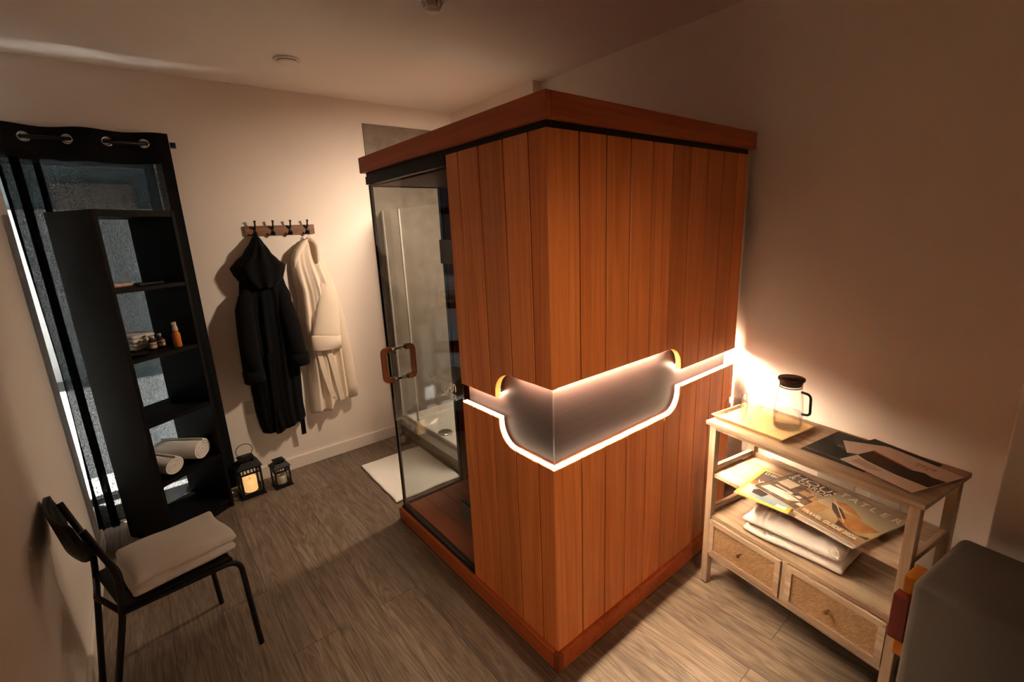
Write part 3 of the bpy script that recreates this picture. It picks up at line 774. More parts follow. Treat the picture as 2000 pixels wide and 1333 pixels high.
# ------------------------------------------------------------------ lanterns
def lantern(label, loc, rz, W_, Hh, ring):
    t = thing('lantern', label, 'lantern', loc, rz, 'black lanterns on the floor'); m = M['blackmetal']; h = W_/2; k = W_/.15
    bm = bmesh.new(); box(bm, -h, h, -h, h, 0, .010*k, bevel=.001); box(bm, -h*.88, h*.88, -h*.88, h*.88, .010*k, .020*k); obj('base', bm, m, t)
    b = h*.80; p = .006*k; zt = Hh*.98
    bm = bmesh.new()
    for sx in (-1, 1):
        for sy in (-1, 1): box(bm, sx*b-p, sx*b+p, sy*b-p, sy*b+p, .020*k, zt)
    zr = zt - .040*k
    for s in (-1, 1):
        for z in (.026*k, zr, zt-.004): 
            box(bm, -b, b, s*b-p*.8, s*b+p*.8, z-.005*k, z+.005*k); box(bm, s*b-p*.8, s*b+p*.8, -b, b, z-.005*k, z+.005*k)
        for q in range(1, 6):
            c = -b + 2*b*q/6
            box(bm, c-.0035*k, c+.0035*k, s*b-.002, s*b+.002, zr, zt); box(bm, s*b-.002, s*b+.002, c-.0035*k, c+.0035*k, zr, zt)
    obj('frame', bm, m, t)
    bm = bmesh.new()
    for s in (-1, 1):
        box(bm, -b+p, b-p, s*b-.001, s*b+.001, .030*k, zr); box(bm, s*b-.001, s*b+.001, -b+p, b-p, .030*k, zr)
    obj('glass', bm, M['glass_clear'], t)
    bm = bmesh.new(); c = h*.55; z0, z1 = Hh, Hh+.030*k
    A = [bm.verts.new((x*h, y*h, z0)) for x, y in ((-1,-1),(1,-1),(1,1),(-1,1))]; A2 = [bm.verts.new((x*h, y*h, z0-.004)) for x, y in ((-1,-1),(1,-1),(1,1),(-1,1))]
    B = [bm.verts.new((x*c, y*c, z1)) for x, y in ((-1,-1),(1,-1),(1,1),(-1,1))]
    for i in range(4): bm.faces.new((A[i], A[(i+1)%4], B[(i+1)%4], B[i])); bm.faces.new((A2[i], A2[(i+1)%4], A[(i+1)%4], A[i]))
    bm.faces.new(B); bm.faces.new(A2[::-1]); obj('roof', bm, m, t)
    bm = bmesh.new(); cc = c*.82
    for sx in (-1, 1):
        for q in range(5):
            e = -cc + 2*cc*q/4
            box(bm, e-.003*k, e+.003*k, sx*cc-.003*k, sx*cc+.003*k, z1, z1+.022*k); box(bm, sx*cc-.003*k, sx*cc+.003*k, e-.003*k, e+.003*k, z1, z1+.022*k)
    z2 = z1 + .022*k
    A = [bm.verts.new((x*c*1.15, y*c*1.15, z2)) for x, y in ((-1,-1),(1,-1),(1,1),(-1,1))]; B = [bm.verts.new((x*c*.55, y*c*.55, z2+.013*k)) for x, y in ((-1,-1),(1,-1),(1,1),(-1,1))]
    for i in range(4): bm.faces.new((A[i], A[(i+1)%4], B[(i+1)%4], B[i]))
    bm.faces.new(B); bm.faces.new(A[::-1]); obj('chimney', bm, m, t)
    if ring:
        R = .044; zc = z2+.008+R*.9
        bm = bmesh.new(); pts = [(R*math.sin(a)*1.1, 0, zc - R*math.cos(a)) for a in [.62 + (2*PI-1.24)*i/30 for i in range(31)]]
        tube(bm, pts, .0022, 6); obj('carry_ring', bm, m, t)
    return .021*k
l1 = V((-.604, 2.262, .0005)); l2 = V((-.424, 2.231, .0005))
zc1 = lantern('larger black metal lantern with raised ring handle and a lit candle, nearer the bookcase', l1, math.radians(3), .148, .206, True)
zc2 = lantern('smaller black metal lantern with an unlit candle, to the right of the big one', l2, math.radians(5), .112, .146, False)
t_ = NT('glowing candle wax'); t_.bsdf((.80, .62, .36), .5); t_.b.inputs['Emission Color'].default_value = (1, .55, .18, 1); t_.b.inputs['Emission Strength'].default_value = .7
M['waxlit'] = t_.m
def candle(label, loc, r, h, m, grp='pillar candles in the lanterns'):
    t = thing('candle', label, 'candle', loc, .5, grp); bm = bmesh.new()
    n = 36; rows = []
    prof = [(0, .001), (r*.96, .001), (r, .004), (r, h*.5)]
    lathe(bm, prof, n)
    lip = [bm.verts.new((r*math.cos(2*PI*k/n), r*math.sin(2*PI*k/n), h - .010*(1+math.cos(2*PI*k/n+1.0)))) for k in range(n)]
    mid = [v for v in bm.verts if abs(v.co.z - h*.5) < 1e-6]
    inn = [bm.verts.new((.80*r*math.cos(2*PI*k/n), .80*r*math.sin(2*PI*k/n), h - .014 - .008*(1+math.cos(2*PI*k/n+1.0)))) for k in range(n)]
    c = bm.verts.new((0, 0, h-.03))
    for k in range(n):
        k2 = (k+1) % n
        bm.faces.new((mid[k], mid[k2], lip[k2], lip[k])); bm.faces.new((lip[k], lip[k2], inn[k2], inn[k])); bm.faces.new((inn[k], inn[k2], c))
    for f in bm.faces: f.smooth = True
    obj('wax', bm, m, t)
    bm = bmesh.new(); tube(bm, [(0, 0, h-.032), (.001, 0, h-.016)], .0014, 6); obj('wick', bm, M['black'], t)
candle('ivory pillar candle glowing warmly inside the larger lantern', l1+V((0, 0, zc1)), .040, .108, M['waxlit'])
candle('unlit ivory pillar candle inside the smaller lantern', l2+V((0, 0, zc2)), .032, .078, M['wax'])

# ------------------------------------------------------------------ chair with towel
ch = thing('chair', 'black tubular metal chair with low backrest by the left wall', 'chair', (-1.05, 1.05, 0))
O = V((-1.05, 1.05, 0)); R_ = lambda p: tuple(V(p) - O)
NFs, FFs = (-.862, .880, .440), (-.952, 1.238, .440)
NRs, FRs = (-1.190, .846, .440), (-1.268, 1.140, .440)
def front_leg(foot, corner, rear, nm):
    bm = bmesh.new(); pts = fillet([R_(foot), R_((corner[0]+.022, corner[1], corner[2])), R_(rear)], .055, 7); tube(bm, pts, .0105, 12)
    obj('front_leg', bm, M['blackmetal'], ch)
front_leg((-.822, .918, .002), NFs, NRs, 'near'); front_leg((-.915, 1.285, .002), FFs, FRs, 'far')
def back_leg(foot, seat, bend, top):
    bm = bmesh.new(); tube(bm, fillet([R_(foot), R_(seat), R_(bend), R_(top)], .05, 6), .0105, 12); obj('back_leg', bm, M['blackmetal'], ch)
back_leg((-1.292, .828, .002), NRs, (-1.180, .872, .575), (-1.236, .905, .742))
back_leg((-1.330, 1.105, .002), FRs, (-1.252, 1.110, .575), (-1.312, 1.190, .742))
bm = bmesh.new(); tube(bm, [R_(NRs), R_((-1.262, 1.0, .44)), R_(FRs)], .009, 10); obj('cross_bar', bm, M['blackmetal'], ch)
# perforated plastic seat
bm = bmesh.new(); nu, nv = 26, 26
cs = [V(NRs), V(NFs), V(FFs), V(FRs)]; g = []
def seat_pt(u, v, dz):
    a = cs[0].lerp(cs[1], u); b = cs[3].lerp(cs[2], u); p = a.lerp(b, v)
    return V(R_((p.x, p.y, p.z + dz - .010*math.sin(PI*u)*math.sin(PI*v))))
T = [[bm.verts.new(seat_pt(i/nu, j/nv, .016)) for j in range(nv+1)] for i in range(nu+1)]
Bq = [[bm.verts.new(seat_pt(i/nu, j/nv, .004)) for j in range(nv+1)] for i in range(nu+1)]
hole = lambda i, j: i % 2 == 1 and j % 2 == 1 and 2 < i < nu-3 and 2 < j < nv-3
for i in range(nu):
    for j in range(nv):
        if hole(i, j):
            for (a, b), (c, d) in (((i, j), (i+1, j)), ((i+1, j), (i+1, j+1)), ((i+1, j+1), (i, j+1)), ((i, j+1), (i, j))):
                bm.faces.new((T[a][b], T[c][d], Bq[c][d], Bq[a][b]))
            continue
        bm.faces.new((T[i][j], T[i+1][j], T[i+1][j+1], T[i][j+1])); bm.faces.new((Bq[i][j], Bq[i][j+1], Bq[i+1][j+1], Bq[i+1][j]))
for i in range(nu):
    for j in (0, nv): bm.faces.new((T[i][j], Bq[i][j], Bq[i+1][j], T[i+1][j]))
for j in range(nv):
    for i in (0, nu): bm.faces.new((T[i][j], T[i][j+1], Bq[i][j+1], Bq[i][j]))
obj('seat', bm, M['black'], ch)
# backrest: curved band between the two uprights
bm = bmesh.new(); nb = 16; F_, K_ = [], []
for i in range(nb+1):
    t = i/nb; p = V((-1.226, .862, 0)).lerp(V((-1.318, 1.236, 0)), t); bow = .030*math.sin(PI*t)
    e = min(1, min(t, 1-t)*7); hh = .034 + .038*math.sqrt(max(0, 1-(1-e)**2)); n_ = V((-.965, -.24, 0))
    fr, bkk = [], []
    for j in range(7):
        s = j/6*2-1; z = .708 + hh*s; q = p + n_*(bow + .012*(s+1)*.9)
        fr.append(bm.verts.new(R_((q.x + .008, q.y, z)))); bkk.append(bm.verts.new(R_((q.x - .008, q.y, z))))
    F_.append(fr); K_.append(bkk)
for i in range(nb):
    for j in range(6):
        bm.faces.new((F_[i][j], F_[i+1][j], F_[i+1][j+1], F_[i][j+1])); bm.faces.new((K_[i][j], K_[i][j+1], K_[i+1][j+1], K_[i+1][j]))
    for j in (0, 6): bm.faces.new((F_[i][j], K_[i][j], K_[i+1][j], F_[i+1][j]))
for i in (0, nb):
    for j in range(6): bm.faces.new((F_[i][j], F_[i][j+1], K_[i][j+1], K_[i][j]))
obj('backrest', bm, M['black'], ch, smooth=True)
def folded(name, label, loc, rz, w, d, h, n, seed, grp=None, wob=.004, m=None, stripes=None):
    """one cloth folded in n layers, joined along one long edge"""
    bm = bmesh.new(); lh = h/n
    for k in range(n):
        b2 = slab(40, 30, w*(1-.012*(k % 2)), d*(1-.02*((k+1) % 2)), lh*1.10, wob*(.4+.6*(k == n-1)), seed+k*3, r=1.0)
        off = V((.004*math.sin(k*2.3+seed), .004*math.cos(k*1.7+seed), lh*k))
        me = bpy.data.meshes.new('tmp'); b2.to_mesh(me); b2.free(); me.transform(Matrix.Translation(off)); bm.from_mesh(me); bpy.data.meshes.remove(me)
    for f in bm.faces: f.smooth = True
    o_ = obj(name, bm, m or M['towel'], loc=loc, rz=rz)
    return tag(o_, label, 'towel', grp) if label else o_
folded('folded_towel', 'thick folded white towel lying on the seat of the black chair', (-1.018, 1.018, .4575), math.radians(11), .325, .280, .072, 2, 5, wob=.014)

# ------------------------------------------------------------------ rattan console by the right wall
CA = math.atan2(-.985, -.174); CO = V((.822, -.085, 0))
def cw(s, d, z): return (CO.x + s*math.cos(CA) - d*math.sin(CA), CO.y + s*math.sin(CA) + d*math.cos(CA), z)
ct = thing('console_table', 'whitewashed wooden console with two rattan drawers and open shelves', 'console table', CO, CA)
CL, CD = .752, .335
bm = bmesh.new(); box(bm, 0, CL, 0, CD, .782, .800, bevel=.002); obj('top', bm, M['wash'], ct)
lx = (.012, .710)
for s0 in lx:
    for d0 in (.012, CD-.042):
        bm = bmesh.new(); box(bm, s0, s0+.030, d0, d0+.030, .006, .782, bevel=.002)
        lg = obj('leg', bm, M['wash_v'], ct)
        bm = bmesh.new(); box(bm, s0+.002, s0+.028, d0+.002, d0+.028, 0, .006); obj('foot_pad', bm, M['black'], lg)
for z0, z1 in ((.543, .560), (.343, .360)):
    bm = bmesh.new()
    for q in range(3): box(bm, .030, .722, .020+.100*q, .020+.0995*(q+1) if q < 2 else CD-.020, z0, z1)
    obj('shelf', bm, M['wash'], ct)
for z in (.568, .368):
    for s0 in (.018, .716):
        bm = bmesh.new(); box(bm, s0, s0+.018, .042, CD-.042, z, z+.022, bevel=.002); obj('side_rail', bm, M['wash_d'], ct)
    bm = bmesh.new(); box(bm, .042, .710, CD-.034, CD-.020, z-.008, z+.012, bevel=.002); obj('back_rail', bm, M['wash'], ct)
bm = bmesh.new(); box(bm, .042, .710, .014, .026, .764, .782); box(bm, .042, .710, CD-.026, CD-.014, .764, .782); obj('top_rail', bm, M['wash'], ct)
bm = bmesh.new(); box(bm, .042, .710, .016, .036, .150, .168, bevel=.002); obj('bottom_rail', bm, M['wash'], ct)
bm = bmesh.new(); box(bm, .364, .384, .018, .040, .168, .343, bevel=.0015); obj('centre_stile', bm, M['wash_v'], ct)
bm = bmesh.new()
for s0 in (.024, .714): box(bm, s0, s0+.012, .042, CD-.042, .168, .343)
box(bm, .042, .710, CD-.036, CD-.026, .168, .343); box(bm, .042, .710, .036, CD-.036, .155, .166)
obj('drawer_case', bm, M['wash'], ct)
for s0, s1 in ((.043, .362), (.386, .709)):
    bm = bmesh.new(); z0, z1, w, d0, d1 = .170, .338, .021, .010, .024
    for a in (((s0, z0), (s1, z0), (s1-w, z0+w), (s0+w, z0+w)), ((s1, z0), (s1, z1), (s1-w, z1-w), (s1-w, z0+w)), ((s1, z1), (s0, z1), (s0+w, z1-w), (s1-w, z1-w)), ((s0, z1), (s0, z0), (s0+w, z0+w), (s0+w, z1-w))):
        prism(bm, a, lambda s, z, d: (s, d, z), d0, d1)
    dr = obj('drawer', bm, M['wash'], ct)
    bm = bmesh.new(); box(bm, s0+w, s1-w, d0+.006, d0+.011, z0+w, z1-w); obj('rattan_panel', bm, M['rattan'], dr)
    bm = bmesh.new(); box(bm, s0+.004, s1-.004, d0+.0145, .28, z0+.004, z1-.012); obj('drawer_box', bm, M['wash'], dr)
    kn = obj('knob', slathe([(0, .027), (.0060, .026), (.0080, .022), (.0066, .016), (.0036, .012), (.0036, 0)], 16), M['brass'], dr)
    kn.matrix_local = Matrix.Translation(((s0+s1)/2 - .006, d0+.006, .258)) @ Matrix.Rotation(PI/2, 4, 'X')

# tray, glasses and jug
tray = thing('serving_tray', 'shallow bamboo tray with flared rim on the left end of the console', 'tray', cw(.150, .150, .8005), CA)
bm = bmesh.new(); w, d, fw, h = .142, .098, .014, .017
fl = [(-w, -d), (w, -d), (w, d), (-w, d)]; to = [(-w-fw, -d-fw), (w+fw, -d-fw), (w+fw, d+fw), (-w-fw, d+fw)]
def loop(pts, z, ins=0): return [bm.verts.new((x - ins*(1 if x > 0 else -1), y - ins*(1 if y > 0 else -1), z)) for x, y in pts]
a, b, c, e = loop(fl, 0), loop(to, h), loop(to, h, .006), loop(fl, .006, .001)
for A, B in ((a, b), (b, c), (c, e)):
    for i in range(4): bm.faces.new((A[i], A[(i+1)%4], B[(i+1)%4], B[i]))
bm.faces.new(a[::-1]); bm.faces.new(e)
obj('tray_body', bm, M['bamboo'], tray)
def tumbler(label, s, d):
    t = thing('drinking_glass', label, 'glass', cw(s, d, .8070), CA, 'upturned glasses on the tray')
    outer = [(.036, 0), (.0415, .020), (.0445, .042), (.0435, .062), (.037, .080), (.026, .089), (0, .091)]
    inner = [(0, .084), (.024, .082), (.0345, .075), (.0408, .060), (.0420, .042), (.0395, .020), (.0345, 0)]
    bm = bmesh.new(); lathe(bm, outer, 36); lathe(bm, inner, 36)
    obj('bowl', bm, M['glass_cup'], t)
    bm = bmesh.new(); tube(bm, [(.0353*math.cos(x), .0353*math.sin(x), .0008) for x in [2*PI*i/36 for i in range(36)]], .0009, 6, closed=True); obj('rim', bm, M['glass_cup'], t)
tumbler('upturned stemless glass on the tray corner nearest the sauna front', .060, .110)
tumbler('upturned stemless glass at the back of the tray, nearest the wall', .066, .202)
jug = thing('water_jug', 'clear glass water jug with dark lid and black handle, half full', 'jug', cw(.234, .188, .8068), CA)
bm = bmesh.new(); lathe(bm, [(0, .002), (.046, .002), (.0495, .006), (.051, .030), (.0525, .072), (.0515, .082), (.046, .13), (.0425, .165), (.0415, .183), (.043, .190)], 44); lathe(bm, [(.0415, .190), (.040, .183), (.041, .165), (.0445, .13), (.050, .082), (.051, .072), (.0495, .030), (.048, .010), (0, .008)], 44)
obj('jug_body', bm, M['glass_clear'], jug)
t_ = NT('still water'); gl = t_.n('ShaderNodeBsdfGlass'); gl.inputs['IOR'].default_value = 1.2; gl.inputs['Roughness'].default_value = 0
trn = t_.n('ShaderNodeBsdfTransparent'); mx = t_.n('ShaderNodeMixShader'); mx.inputs[0].default_value = .22; t_.l(trn.outputs[0], mx.inputs[1]); t_.l(gl.outputs[0], mx.inputs[2]); t_.l(mx.outputs[0], t_.out.inputs['Surface'])
obj('water', slathe([(0, .0085), (.0475, .0105), (.0490, .030), (.0503, .066), (0, .066)], 44), t_.m, jug)
bm = bmesh.new(); lathe(bm, [(0, .178), (.0385, .178), (.0395, .182), (.0395, .196), (.0470, .199), (.0478, .203), (.0470, .208), (0, .209)], 40); obj('lid', bm, plain('dark walnut lid', (.055, .028, .016), .4), jug)
bm = bmesh.new(); lathe(bm, [(.0385, .170), (.0397, .170), (.0397, .174), (.0385, .174)], 36); obj('lid_seal', bm, M['black'], jug)
bm = bmesh.new(); tube(bm, fillet([(.043, 0, .160), (.078, 0, .158), (.082, 0, .076), (.052, 0, .072)], .020, 6), .0048, 10); obj('handle', bm, M['blackmetal'], jug)

# brochures on the console top
def sheet_thing(name, label, cat, corners, z, mats, th=.0012, grp=None):
    """thin card given by its four corners in console coordinates"""
    c0 = V(cw(*corners[0], z)); c1 = V(cw(*corners[1], z)); c3 = V(cw(*corners[3], z))
    X = (c1-c0); Y = (c3-c0); w, d = X.length, Y.length; ang = math.atan2(X.y, X.x)
    t = thing(name, label, cat, c0, ang, grp)
    return t, w, d
M['darkcard'] = plain('dark green card', (.022, .026, .024), .5)
M['paper'] = plain('cream paper', (.72, .60, .52), .6, var=.03)
M['print_dark'] = plain('dark sunset print', (.030, .014, .010), .5, var=.4, scale=20)
M['print_red'] = plain('red sunset print', (.35, .055, .018), .5, var=.3, scale=20)
M['ink'] = plain('brown ink', (.20, .13, .10), .6)
M['pages'] = plain('page edges', (.62, .56, .48), .7, var=.15, scale=400)
t, w, d = sheet_thing('folder', 'dark green card folder lying flat at the back of the console, left of the brochures', 'folder', [(.362, .060), (.575, .060), (.575, .300), (.362, .300)], .8006, None)
obj('cover', sbox(0, .205, 0, .255, 0, .0022, bevel=.0006), M['darkcard'], t)
obj('card_edge', sbox(.001, .204, .022, .026, .0022, .0026), M['ink'], t)
for k in range(3): obj('emblem', sbox(.060+.012*k, .068+.012*k, .125, .145-.004*k, .0022, .0025), M['ink'], t)
t, w, d = sheet_thing('folder', 'dark card folder slipped under the white brochures, jutting past the back edge', 'folder', [(.440, .165), (.640, .130), (.640, .330), (.45, .35)], .8034, None)
obj('cover', sbox(0, .215, 0, .185, 0, .0022, bevel=.0006), M['darkcard'], t)
t, w, d = sheet_thing('leaflet', 'small plain cream leaflet half covered by the sunset brochure', 'leaflet', [(.472, .150), (.56, .205), (.50, .30), (.44, .26)], .8062, None)
obj('sheet', sbox(0, .13, 0, .105, 0, .0010), M['paper'], t)
t, w, d = sheet_thing('brochure', 'cream brochure with a dark red sunset picture at the right end of the console', 'brochure', [(.487, .075), (.700, .030), (.744, .243), (.53, .30)], .8086, None)
W2, D2 = .225, .232
obj('cover', sbox(0, W2, 0, D2, 0, .0022, bevel=.0005), M['paper'], t)
bm = bmesh.new(); prism(bm, [(0, .080), (.04, .066), (.14, .060), (W2, .070), (W2, .150), (.19, .142), (.165, .150), (.14, .134), (.10, .143), (.05, .150), (0, .160)], lambda a, b, z: (a, b, z), .0022, .0026); obj('sunset_picture', bm, M['print_dark'], t)
bm = bmesh.new(); prism(bm, [(0, .158), (.05, .149), (.10, .141), (.135, .134), (.14, .128), (.10, .133), (.05, .141), (0, .149)], lambda a, b, z: (a, b, z), .0024, .0029); obj('sunset_glow', bm, M['print_red'], t)
bm = bmesh.new(); rnd = random.Random(3)
for k in range(7): box(bm, .022, .022+.10*(.6+.4*rnd.random()), .022+.0052*k, .0235+.0052*k, .0022, .0025)
obj('small_print', bm, M['ink'], t)
bm = bmesh.new()
for k, x in enumerate((.120, .135, .150, .165)):
    tube(bm, [(x+.005*math.cos(a), .194+.006*math.sin(a), .0024) for a in [2*PI*i/10 for i in range(10)]], .0007, 4, closed=True)
obj('emblem', bm, M['ink'], t)
text('lettering', 'EVA', .010, M['ink'], t, (1,0,0), (0,1,0), (.122, .174, .0023), sx=1.4, space=1.8)

# magazines on the middle shelf
def magazine(label, s, d, z, rot, w, h, cov, th=.005):
    t = thing('magazine', label, 'magazine', cw(s, d, z), CA+math.radians(rot), 'magazines on the console shelf')
    obj('pages', sbox(.001, w-.001, .001, h-.001, .0005, th-.0004), M['pages'], t)
    obj('cover', sbox(0, w, 0, h, th-.0004, th, bevel=.0001), cov, t)
    obj('back_cover', sbox(0, w, 0, h, 0, .0005), cov, t)
    return t, th
def patch(t, nm, poly, z, m, dz=.00025): 
    bm = bmesh.new(); prism(bm, poly, lambda a, b, q: (a, b, q), z, z+dz); return obj(nm, bm, m, t)
R4 = lambda x0, x1, y0, y1: [(x0, y0), (x1, y0), (x1, y1), (x0, y1)]
M['yellow'] = plain('yellow border', (.80, .55, .06), .4)
M['cream'] = plain('cream print', (.75, .66, .52), .5)
M['white'] = plain('white print on cover', (.80, .77, .72), .45)
M['coverdark'] = plain('dark brown cover', (.045, .032, .024), .4, var=.3, scale=14)
def sky_mat(name, stops, axis=1, L=.28):
    t = NT(name); tc = t.n('ShaderNodeTexCoord'); sp_ = t.n('ShaderNodeSeparateXYZ'); t.l(tc.outputs['Object'], sp_.inputs[0])
    k = t.math('DIVIDE', sp_.outputs[axis], L); n = t.noise(t.coords((1, 3, 1)), 16, 3)
    k2 = t.math('ADD', k, t.math('MULTIPLY', t.math('SUBTRACT', n, .5), .18))
    return t.bsdf(t.ramp(k2, stops), .35)
M['scifi'] = sky_mat('space picture print', [(.10, (.25, .36, .45)), (.34, (.55, .58, .58)), (.45, (.50, .20, .05)), (.62, (.12, .05, .03)), (.95, (.035, .02, .018))], L=.25)
M['sailsky'] = sky_mat('pale gold sky print', [(.1, (.30, .20, .10)), (.35, (.50, .38, .20)), (.6, (.42, .36, .24)), (.95, (.30, .25, .18))], L=.28)
M['sail'] = plain('tan sail print', (.45, .20, .06), .5, var=.2, scale=30)
M['sea'] = plain('dark sea print', (.06, .03, .015), .5, var=.5, scale=60)
M['room'] = plain('interior picture print', (.16, .10, .055), .5, var=.75, scale=26)
M['tan'] = plain('tan print', (.42, .25, .11), .5, var=.2, scale=30)
zs = .5605
t, th = magazine('yellow-bordered magazine, leftmost on the middle shelf, overhanging its front edge', .180, -.040, zs, 9, .200, .262, M['yellow'])
patch(t, 'cover_picture', R4(.012, .188, .012, .250), th, M['scifi'])
patch(t, 'figure', [(.05, .045), (.09, .040), (.10, .07), (.085, .095), (.06, .09), (.045, .07)], th+.00025, M['coverdark'])
patch(t, 'planet', [(.012, .10), (.06, .118), (.12, .10), (.188, .085), (.188, .06), (.10, .08), (.05, .095), (.012, .08)], th+.00025, M['white'])
bm = bmesh.new()
for q in (R4(.022, .025, .222, .242), R4(.034, .037, .222, .242), R4(.022, .037, .222, .2245), R4(.022, .037, .2395, .242)): prism(bm, q, lambda a, b, z: (a, b, z), th+.0003, th+.0006)
obj('frame_logo', bm, M['white'], t)
text('cover_title', 'NATIONAL', .0135, M['white'], t, (1,0,0), (0,1,0), (.042, .2335, th+.0004), sx=1.15, bold=.0003)
text('cover_title', 'GEOGRAPHIC', .0135, M['white'], t, (1,0,0), (0,1,0), (.042, .2215, th+.0004), sx=1.15, bold=.0003)
text('cover_headline', 'ARE', .034, M['white'], t, (1,0,0), (0,1,0), (.066, .165, th+.0004), sx=1.2, bold=.0006)
text('cover_headline', 'WE ALONE?', .034, M['white'], t, (1,0,0), (0,1,0), (.026, .135, th+.0004), sx=1.1, bold=.0006)
patch(t, 'barcode', R4(.150, .186, .014, .034), th+.0003, M['white'])
t, th = magazine('plain pale magazine mostly hidden under the other magazines on the middle shelf', .400, .000, zs, -5, .200, .255, M['pages'])
t, th = magazine('dark interiors magazine with house title, middle of the three on the shelf', .203, .058, zs+.0062, -8, .226, .240, M['coverdark'])
patch(t, 'cover_picture', R4(.006, .220, .006, .168), th, M['room'])
for q, mm in ((R4(.02, .075, .125, .195), M['cream']), (R4(.027, .068, .130, .188), M['room']), ([(.015, .02), (.12, .03), (.15, .07), (.08, .085), (.02, .07)], M['white']), (R4(.085, .135, .085, .105), M['white']), (R4(.150, .200, .12, .165), M['tan']), (R4(.105, .14, .13, .17), M['tan']), ([(.06, .04), (.13, .03), (.14, .055), (.09, .07)], M['tan']), ([(.10, .09), (.115, .088), (.125, .12), (.105, .125)], M['coverdark']), (R4(.15, .19, .035, .06), M['white']), (R4(.03, .09, .092, .104), M['cream'])):
    q = [(x*1.05, y*.82) for x, y in q]
    patch(t, 'picture_detail', q, th+.00025+.0001*random.random(), mm)
text('cover_title', 'HOUSE', .052, M['cream'], t, (1,0,0), (0,1,0), (.012, .198, th+.0003), sx=1.3)
text('cover_title', '& GARDEN', .038, M['cream'], t, (1,0,0), (0,1,0), (.012, .172, th+.0005), sx=1.08)
text('cover_line', 'CONTEMPORARY', .012, M['cream'], t, (1,0,0), (0,1,0), (.105, .158, th+.0004), sx=1.1)
text('cover_line', 'COUNTRY', .012, M['cream'], t, (1,0,0), (0,1,0), (.13, .146, th+.0004), sx=1.1)
text('cover_line', 'HOUSES', .012, M['cream'], t, (1,0,0), (0,1,0), (.14, .134, th+.0004), sx=1.1)
t, th = magazine('glossy magazine with tan sailing boats on its cover, rightmost and on top', .385, .012, zs+.0124, -7, .222, .285, M['sailsky'])
patch(t, 'sail', [(.020, .185), (.075, .165), (.150, .150), (.105, .185), (.060, .205)], th, M['sail'])
patch(t, 'sail', [(.065, .140), (.120, .150), (.214, .135), (.190, .075), (.150, .060), (.110, .078)], th+.0002, M['sail'])
patch(t, 'hull', [(.03, .168), (.075, .155), (.12, .110), (.10, .095), (.06, .125)], th+.0003, M['sea'])
patch(t, 'sea', [(.11, .085), (.15, .062), (.19, .055), (.219, .075), (.219, .055), (.12, .050)], th+.0003, M['sea'])
patch(t, 'rigging', [(.015, .20), (.018, .20), (.13, .085), (.127, .083)], th+.0004, M['cream'])
patch(t, 'masthead', R4(.004, .050, .03, .125), th+.0001, M['tan'])
for i, ch_ in enumerate('TATLER'):
    text('cover_title', ch_, .050, M['cream'], t, (1,0,0), (0,1,0), (.008 + .036*i, .236, th+.0003), sx=.85, bold=.0005)
text('cover_headline', 'TRAVEL GUIDE 2026', .026, M['white'], t, (1,0,0), (0,1,0), (.010, .026, th+.0005), sx=.82, bold=.0003)
bm = bmesh.new()
for k in range(9): box(bm, .010+.022*k, .028+.022*k, .016, .0195, th+.0003, th+.0005)
obj('small_print', bm, M['sea'], t)

# thick towel on the lower shelf of the console
def big_towel(label, loc, rz, w, d, h):
    t = thing('folded_towel', label, 'towel', loc, rz)
    bm = bmesh.new(); st = (-.108, -.088, -.070)
    for k, (z, hh, ww, dx, dy) in enumerate(((0, h*.46, w*1.02, .008, .004), (h*.40, h*.62, w*.985, -.003, 0))):
        b2 = slab(80, 44, ww, d - .012*(1-k), hh, .010, 31+7*k, r=1.05, stripes=st)
        me = bpy.data.meshes.new('tmp'); b2.to_mesh(me); b2.free(); me.transform(Matrix.Translation((dx, dy, z))); bm.from_mesh(me); bpy.data.meshes.remove(me)
    for f in bm.faces: f.smooth = True
    obj('towel_body', bm, M['towel'], t)
    return t
big_towel('thick folded white towel with woven stripes on the lower shelf of the console', cw(.345, .150, .3605), CA+math.radians(9), .350, .232, .108)

# ------------------------------------------------------------------ sockets, ceiling fittings, appliance
def socket(label, loc, rz, w):
    t = thing('wall_socket', label, 'socket', loc, rz, 'white wall sockets')
    obj('plate', sbox(-w/2, w/2, -.011, -.0006, -.043, .043, bevel=.003), M['socket'], t)
    obj('switch', sbox(-.006, .006, -.0125, -.0092, .022, .036, bevel=.001), M['plastic'], t)
socket('white single socket on the far wall, half hidden by the black robe', (-.488, YF, .535), 0, .086)
socket('white double socket on the right wall behind the house magazine', (XR, -.450, .470), PI/2*-1, .146)
socket('white double socket on the right wall behind the sailing boat magazine', (XR, -.630, .450), PI/2*-1, .100)
vt = thing('ceiling_vent', 'round white ceiling air vent set in the ceiling', 'vent', (-.120, 1.835, H))
bm = bmesh.new(); lathe(bm, [(.048, -.004), (.060, -.010), (.068, -.006), (.070, -.0005)], 40); obj('rim', bm, M['plastic'], vt)
bm = bmesh.new(); lathe(bm, [(0, -.016), (.030, -.018), (.050, -.014), (.053, -.010), (0, -.009)], 40); obj('cone', bm, M['plastic'], vt)
bm = bmesh.new(); lathe(bm, [(0, -.0006), (.056, -.0006), (.056, -.003), (0, -.003)], 40); obj('throat', bm, M['black'], vt)
sd = thing('smoke_detector', 'white smoke detector on the ceiling at the top of the picture', 'smoke detector', (.165, .815, H))
obj('mount', slathe([(0, -.022), (.050, -.020), (.055, -.012), (.056, -.0005), (0, -.0005)], 40), M['plastic'], sd)
bm = bmesh.new(); lathe(bm, [(0, -.060), (.026, -.059), (.030, -.054), (.033, -.046), (.033, -.045), (0, -.045)], 36)
for k in range(14):
    a = 2*PI*k/14; tube(bm, [(.043*math.cos(a), .043*math.sin(a), -.022), (.032*math.cos(a), .032*math.sin(a), -.046)], .003, 6)
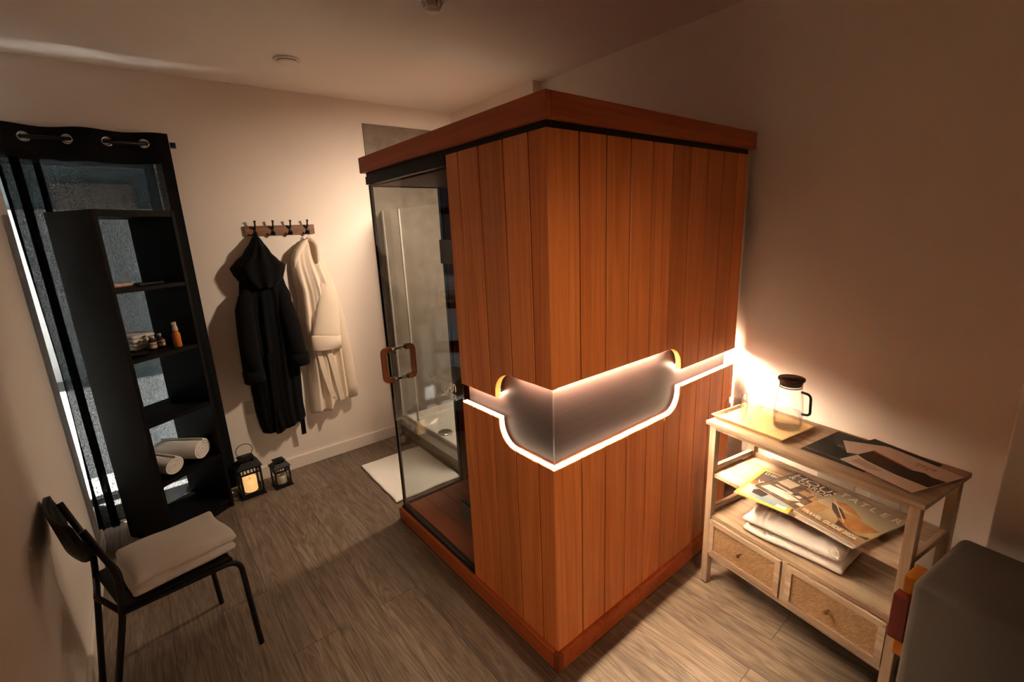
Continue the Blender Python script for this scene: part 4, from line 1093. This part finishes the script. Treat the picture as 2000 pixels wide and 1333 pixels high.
lathe(bm, [(0, -.022), (.026, -.022), (.024, -.046), (0, -.046)], 24); obj('sensor_head', bm, M['plastic'], sd)

ap = thing('appliance', 'beige plastic appliance standing in the bottom right corner beside the console', 'appliance', (.590, -1.075, 0), math.radians(-9))
bm = bmesh.new(); box(bm, -.165, .165, -.20, .20, .004, .70, bevel=.022, seg=3); autosmooth(obj('casing', bm, M['plastic_grey'], ap), 50)
bm = bmesh.new(); box(bm, -.06, .10, -.06, -.03, .7002, .704, bevel=.001); obj('top_slot', bm, M['black'], ap)
bm = bmesh.new(); box(bm, -.10, -.02, .2005, .235, .40, .66, bevel=.004); cl = obj('clip', bm, plain('orange clip', (.34, .11, .008), .45), ap)
bm = bmesh.new(); box(bm, -.13, -.095, .205, .243, .47, .61, bevel=.003); obj('clip_tab', bm, plain('red clip tab', (.10, .008, .005), .45), cl)
bm = bmesh.new(); tube(bm, fillet([(.10, .0, .700), (.12, .02, .770), (.22, .06, .765), (.27, .06, .60)], .04, 6), .007, 8); obj('cable', bm, M['black'], ap)

# ------------------------------------------------------------------ light
def light(name, typ, loc, energy, col, **k):
    d = bpy.data.lights.new(name, typ); d.energy = energy; d.color = col
    for a, b in k.items(): setattr(d, a, b)
    o_ = bpy.data.objects.new(name, d); COL.objects.link(o_); o_.location = loc; return o_
sl = light('shower_lamp', 'AREA', (.66, 1.368, 1.90), 21, (1, .77, .56), shape='DISK', size=.12)
sl.rotation_euler = V((.08, .52, -.85)).to_track_quat('-Z', 'Y').to_euler()
fspot = light('fill_spot', 'SPOT', (-.80, -1.80, 1.85), 52, (1, .66, .40), shadow_soft_size=.09, spot_size=math.radians(60), spot_blend=.9)  # added fill with no known source, behind the camera, brightens the cedar
fspot.rotation_euler = (V((.40, .30, .62)) - fspot.location).to_track_quat('-Z', 'Y').to_euler()
s = light('sun', 'SUN', (0, 6, 8), 95.0, (1, .96, .9), angle=math.radians(1.2))
s.rotation_euler = V((.12, -.13, -.98)).to_track_quat('-Z', 'Y').to_euler()
w = bpy.data.worlds.new('sky'); SC.world = w; w.use_nodes = True
w.node_tree.nodes['Background'].inputs[0].default_value = (.66, .80, .86, 1); w.node_tree.nodes['Background'].inputs[1].default_value = .62

# ------------------------------------------------------------------ camera
cam = bpy.data.cameras.new('camera'); co = bpy.data.objects.new('camera', cam); COL.objects.link(co); SC.camera = co
cam.sensor_width = 36; cam.lens = 16.3125; cam.clip_start = .02
co.matrix_world = Matrix(((0.772294, 0.181321, -0.608839, -0.965309), (-0.633838, 0.155740, -0.757624, -1.009620), (-0.042552, 0.971014, 0.235205, 1.630390), (0, 0, 0, 1)))
SC.view_settings.view_transform = 'Standard'; SC.view_settings.look = 'None'; SC.view_settings.exposure = .42; SC.view_settings.gamma = 1
SC.view_settings.use_curve_mapping = False
SC.cycles.use_denoising = True
SC.cycles.max_bounces = 10; SC.cycles.diffuse_bounces = 6; SC.cycles.glossy_bounces = 4; SC.cycles.transmission_bounces = 8; SC.cycles.transparent_max_bounces = 16
SC.cycles.sample_clamp_indirect = 25
SC.cycles.caustics_reflective = False; SC.cycles.caustics_refractive = False
